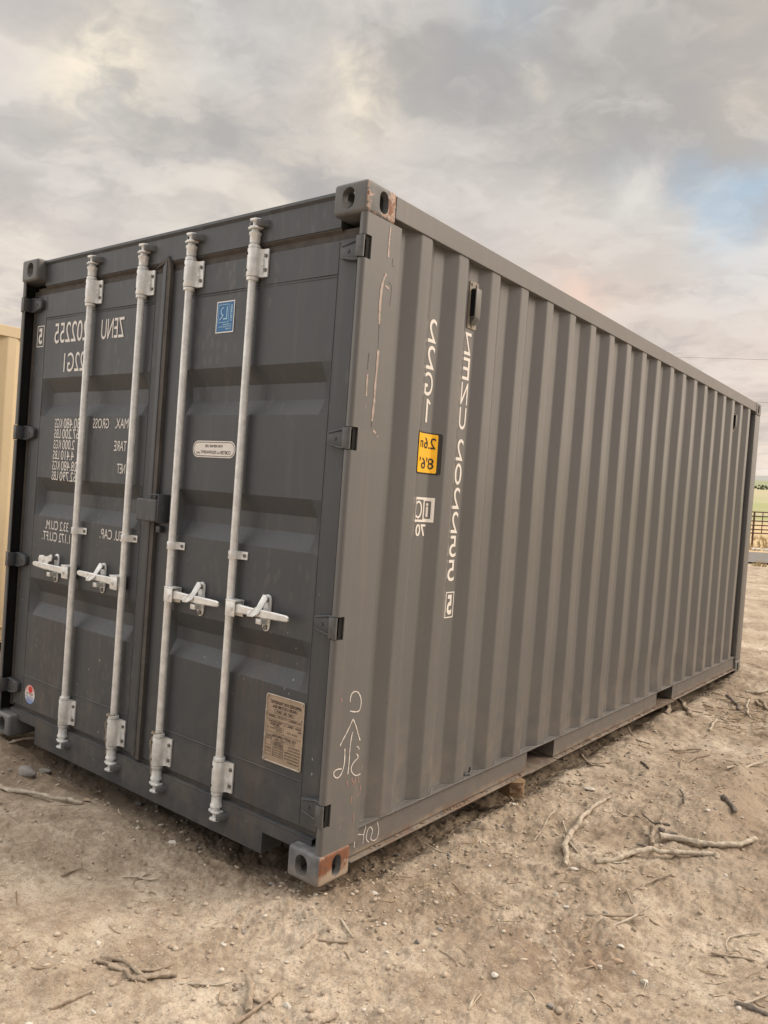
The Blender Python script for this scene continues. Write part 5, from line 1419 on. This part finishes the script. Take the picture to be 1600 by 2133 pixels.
def corral():
    p0 = at(1566, 1139); org = Vector((p0.x, p0.y, gz(p0.x, p0.y)))
    d = rd_ if rd_.x > 0 else -rd_
    dist = (org - CW).length
    bars = [1073, 1081, 1090, 1098, 1106, 1113]
    hs = [(1139 - v) / F * dist for v in bars]
    for kpanel in range(-2, 4):
        e = empty('corral_panel', org + d * kpanel * 1.75); e['_k'] = kpanel; del e['_k']
        o0 = e.location.copy()
        bm = bmesh.new(); zb = gz(o0.x, o0.y) - o0.z
        cyl(bm, (0, 0, zb - .2), (0, 0, hs[0] + .02), .045, n=10); fin('post', bm, MATS['rusty_pipe'], e)
        for h in hs:
            bm = bmesh.new(); cyl(bm, (0, 0, h), (d.x * 1.75, d.y * 1.75, h), .030, n=8); fin('rail', bm, MATS['rusty_pipe'], e)
        for q in (.45, 1.05, 1.40):
            bm = bmesh.new(); cyl(bm, (d.x * q, d.y * q, hs[-1]), (d.x * q, d.y * q, hs[0]), .022, n=8); fin('upright', bm, MATS['rusty_pipe'], e)
        labs = {-2: 'rusty pipe corral panel farthest left behind the container', -1: 'rusty pipe corral panel just hidden left of the container edge', 0: 'rusty brown pipe corral panel showing right beside the far end of the container', 1: 'second rusty pipe corral panel from the container, cut by the right edge', 2: 'third rusty pipe corral panel beyond the right edge', 3: 'last rusty pipe corral panel at the right end of the row'}
        tag(e, labs[kpanel], 'fence panel', 'corral panels by the road')
corral()
simple('white_block', (.72, .69, .63), .8, 0, 6, .15)
def kerb_stone(u, v, w, label):
    p = at(u, v); d = rd_; s = w * (p - CW).length / F / 2
    bm = bmesh.new(); box(bm, (-s, -.16, -.05), (s, .16, .11), .05, 3)
    for v_ in bm.verts: v_.co += Vector((random.uniform(-.02, .02), random.uniform(-.02, .02), random.uniform(-.02, .02)))
    o = fin('roadside_block', bm, MATS['white_block'], None); o.location = (p.x, p.y, gz(p.x, p.y)); o.rotation_euler = (0, 0, math.atan2(d.y, d.x))
    tag(o, label, 'block', 'white blocks along the road')
kerb_stone(1575, 1147, 13, 'whitewashed block on the road verge nearest the container')
kerb_stone(1598, 1148, 11, 'whitewashed block on the road verge at the right edge')
# dry grass along the road and by the corral
simple('straw', (.52, .40, .22), .9, 0, 3, .3)
simple('leafy_green', (.075, .085, .03), .9, 0, 2, .4)
def tufts(name, n, fu, hmin, hmax, mat, seed):
    r_ = random.Random(seed); bm = bmesh.new()
    for _ in range(n):
        x, y = fu(r_); z = gz(x, y)
        for b_ in range(7):
            a = r_.uniform(0, 6.28); h = r_.uniform(hmin, hmax); l = r_.uniform(.1, .5) * h; w = .012 + .02 * h
            p = Vector((x + r_.uniform(-.06, .06), y + r_.uniform(-.06, .06), z)); s = Vector((math.cos(a + 1.57), math.sin(a + 1.57), 0)) * w
            t = p + Vector((math.cos(a) * l, math.sin(a) * l, h)); v1, v2, v3 = bm.verts.new(p - s), bm.verts.new(p + s), bm.verts.new(t); bm.faces.new((v1, v2, v3))
    return fin(name, bm, MATS[mat], None, smooth=0, recalc=False)
def f_near(r_):
    k = r_.uniform(-14, 14); q = rc + rd_ * k - rn * r_.uniform(3.5, 4.8); return q.x, q.y
def f_far(r_):
    k = r_.uniform(-16, 16); q = rc + rd_ * k + rn * r_.uniform(3.6, 12); return q.x, q.y
tag(tufts('dry_grass', 260, f_near, .08, .30, 'straw', 1), 'dry grass growing along the near edge of the road', 'grass', kind='stuff')
tag(tufts('dry_grass', 1100, f_far, .08, .32, 'straw', 2), 'straw coloured grass between the road and the corral', 'grass', kind='stuff')
def hedge():
    r_ = random.Random(9); bm = bmesh.new(); p = at(1585, 1019.5); c = Vector((p.x, p.y, PLAIN)); d = rd_
    for k in range(90):
        q = c + d * ((k - 45) * 4.5 + r_.uniform(-2, 2)) + rn * r_.uniform(-5, 5)
        for b_ in range(26):
            s = r_.uniform(.5, 1.2); o = Vector((r_.gauss(0, 1.3), r_.gauss(0, 1.3), abs(r_.gauss(.7, .7))))
            t = bmesh.new(); bmesh.ops.create_grid(t, x_segments=1, y_segments=1, size=s * .32, matrix=Matrix.Translation(q + o * .62) @ Matrix.Rotation(r_.uniform(0, 3), 4, 'X') @ Matrix.Rotation(r_.uniform(0, 3), 4, 'Z'))
            me_v = [v_.co.copy() for v_ in t.verts]; f_i = [[v_.index for v_ in f.verts] for f in t.faces]; t.free()
            vs = [bm.verts.new(c_) for c_ in me_v]
            for f in f_i: bm.faces.new([vs[i] for i in f])
    o = fin('shrub_line', bm, MATS['leafy_green'], None, smooth=0, recalc=False); tag(o, 'far-off dark green line of shrubs crossing the fields', 'shrubs', kind='stuff')
hedge()
simple('cable', (.34, .33, .33), .6, 0)
def wire(v0, v1, dist, label):
    bm = bmesh.new(); pa = CW + ray_world(1400, v0) * dist; pb = CW + ray_world(1600, v1) * dist
    d = (pb - pa); ln = d.length; pts = []
    for k in range(-30, 31):
        t = .5 + k * .35; q = pa + d * t; q.z += .00005 * (t * ln) ** 2 * .3; pts.append(q)
    tube(bm, pts, .020, 5); o = fin('overhead_wire', bm, MATS['cable'], None); tag(o, label, 'power line', 'overhead wires')
wire(743.5, 749.5, 90, 'upper thin overhead wire crossing the sky at the right')
wire(834, 838.5, 90, 'lower thin overhead wire just above the far top corner of the container')
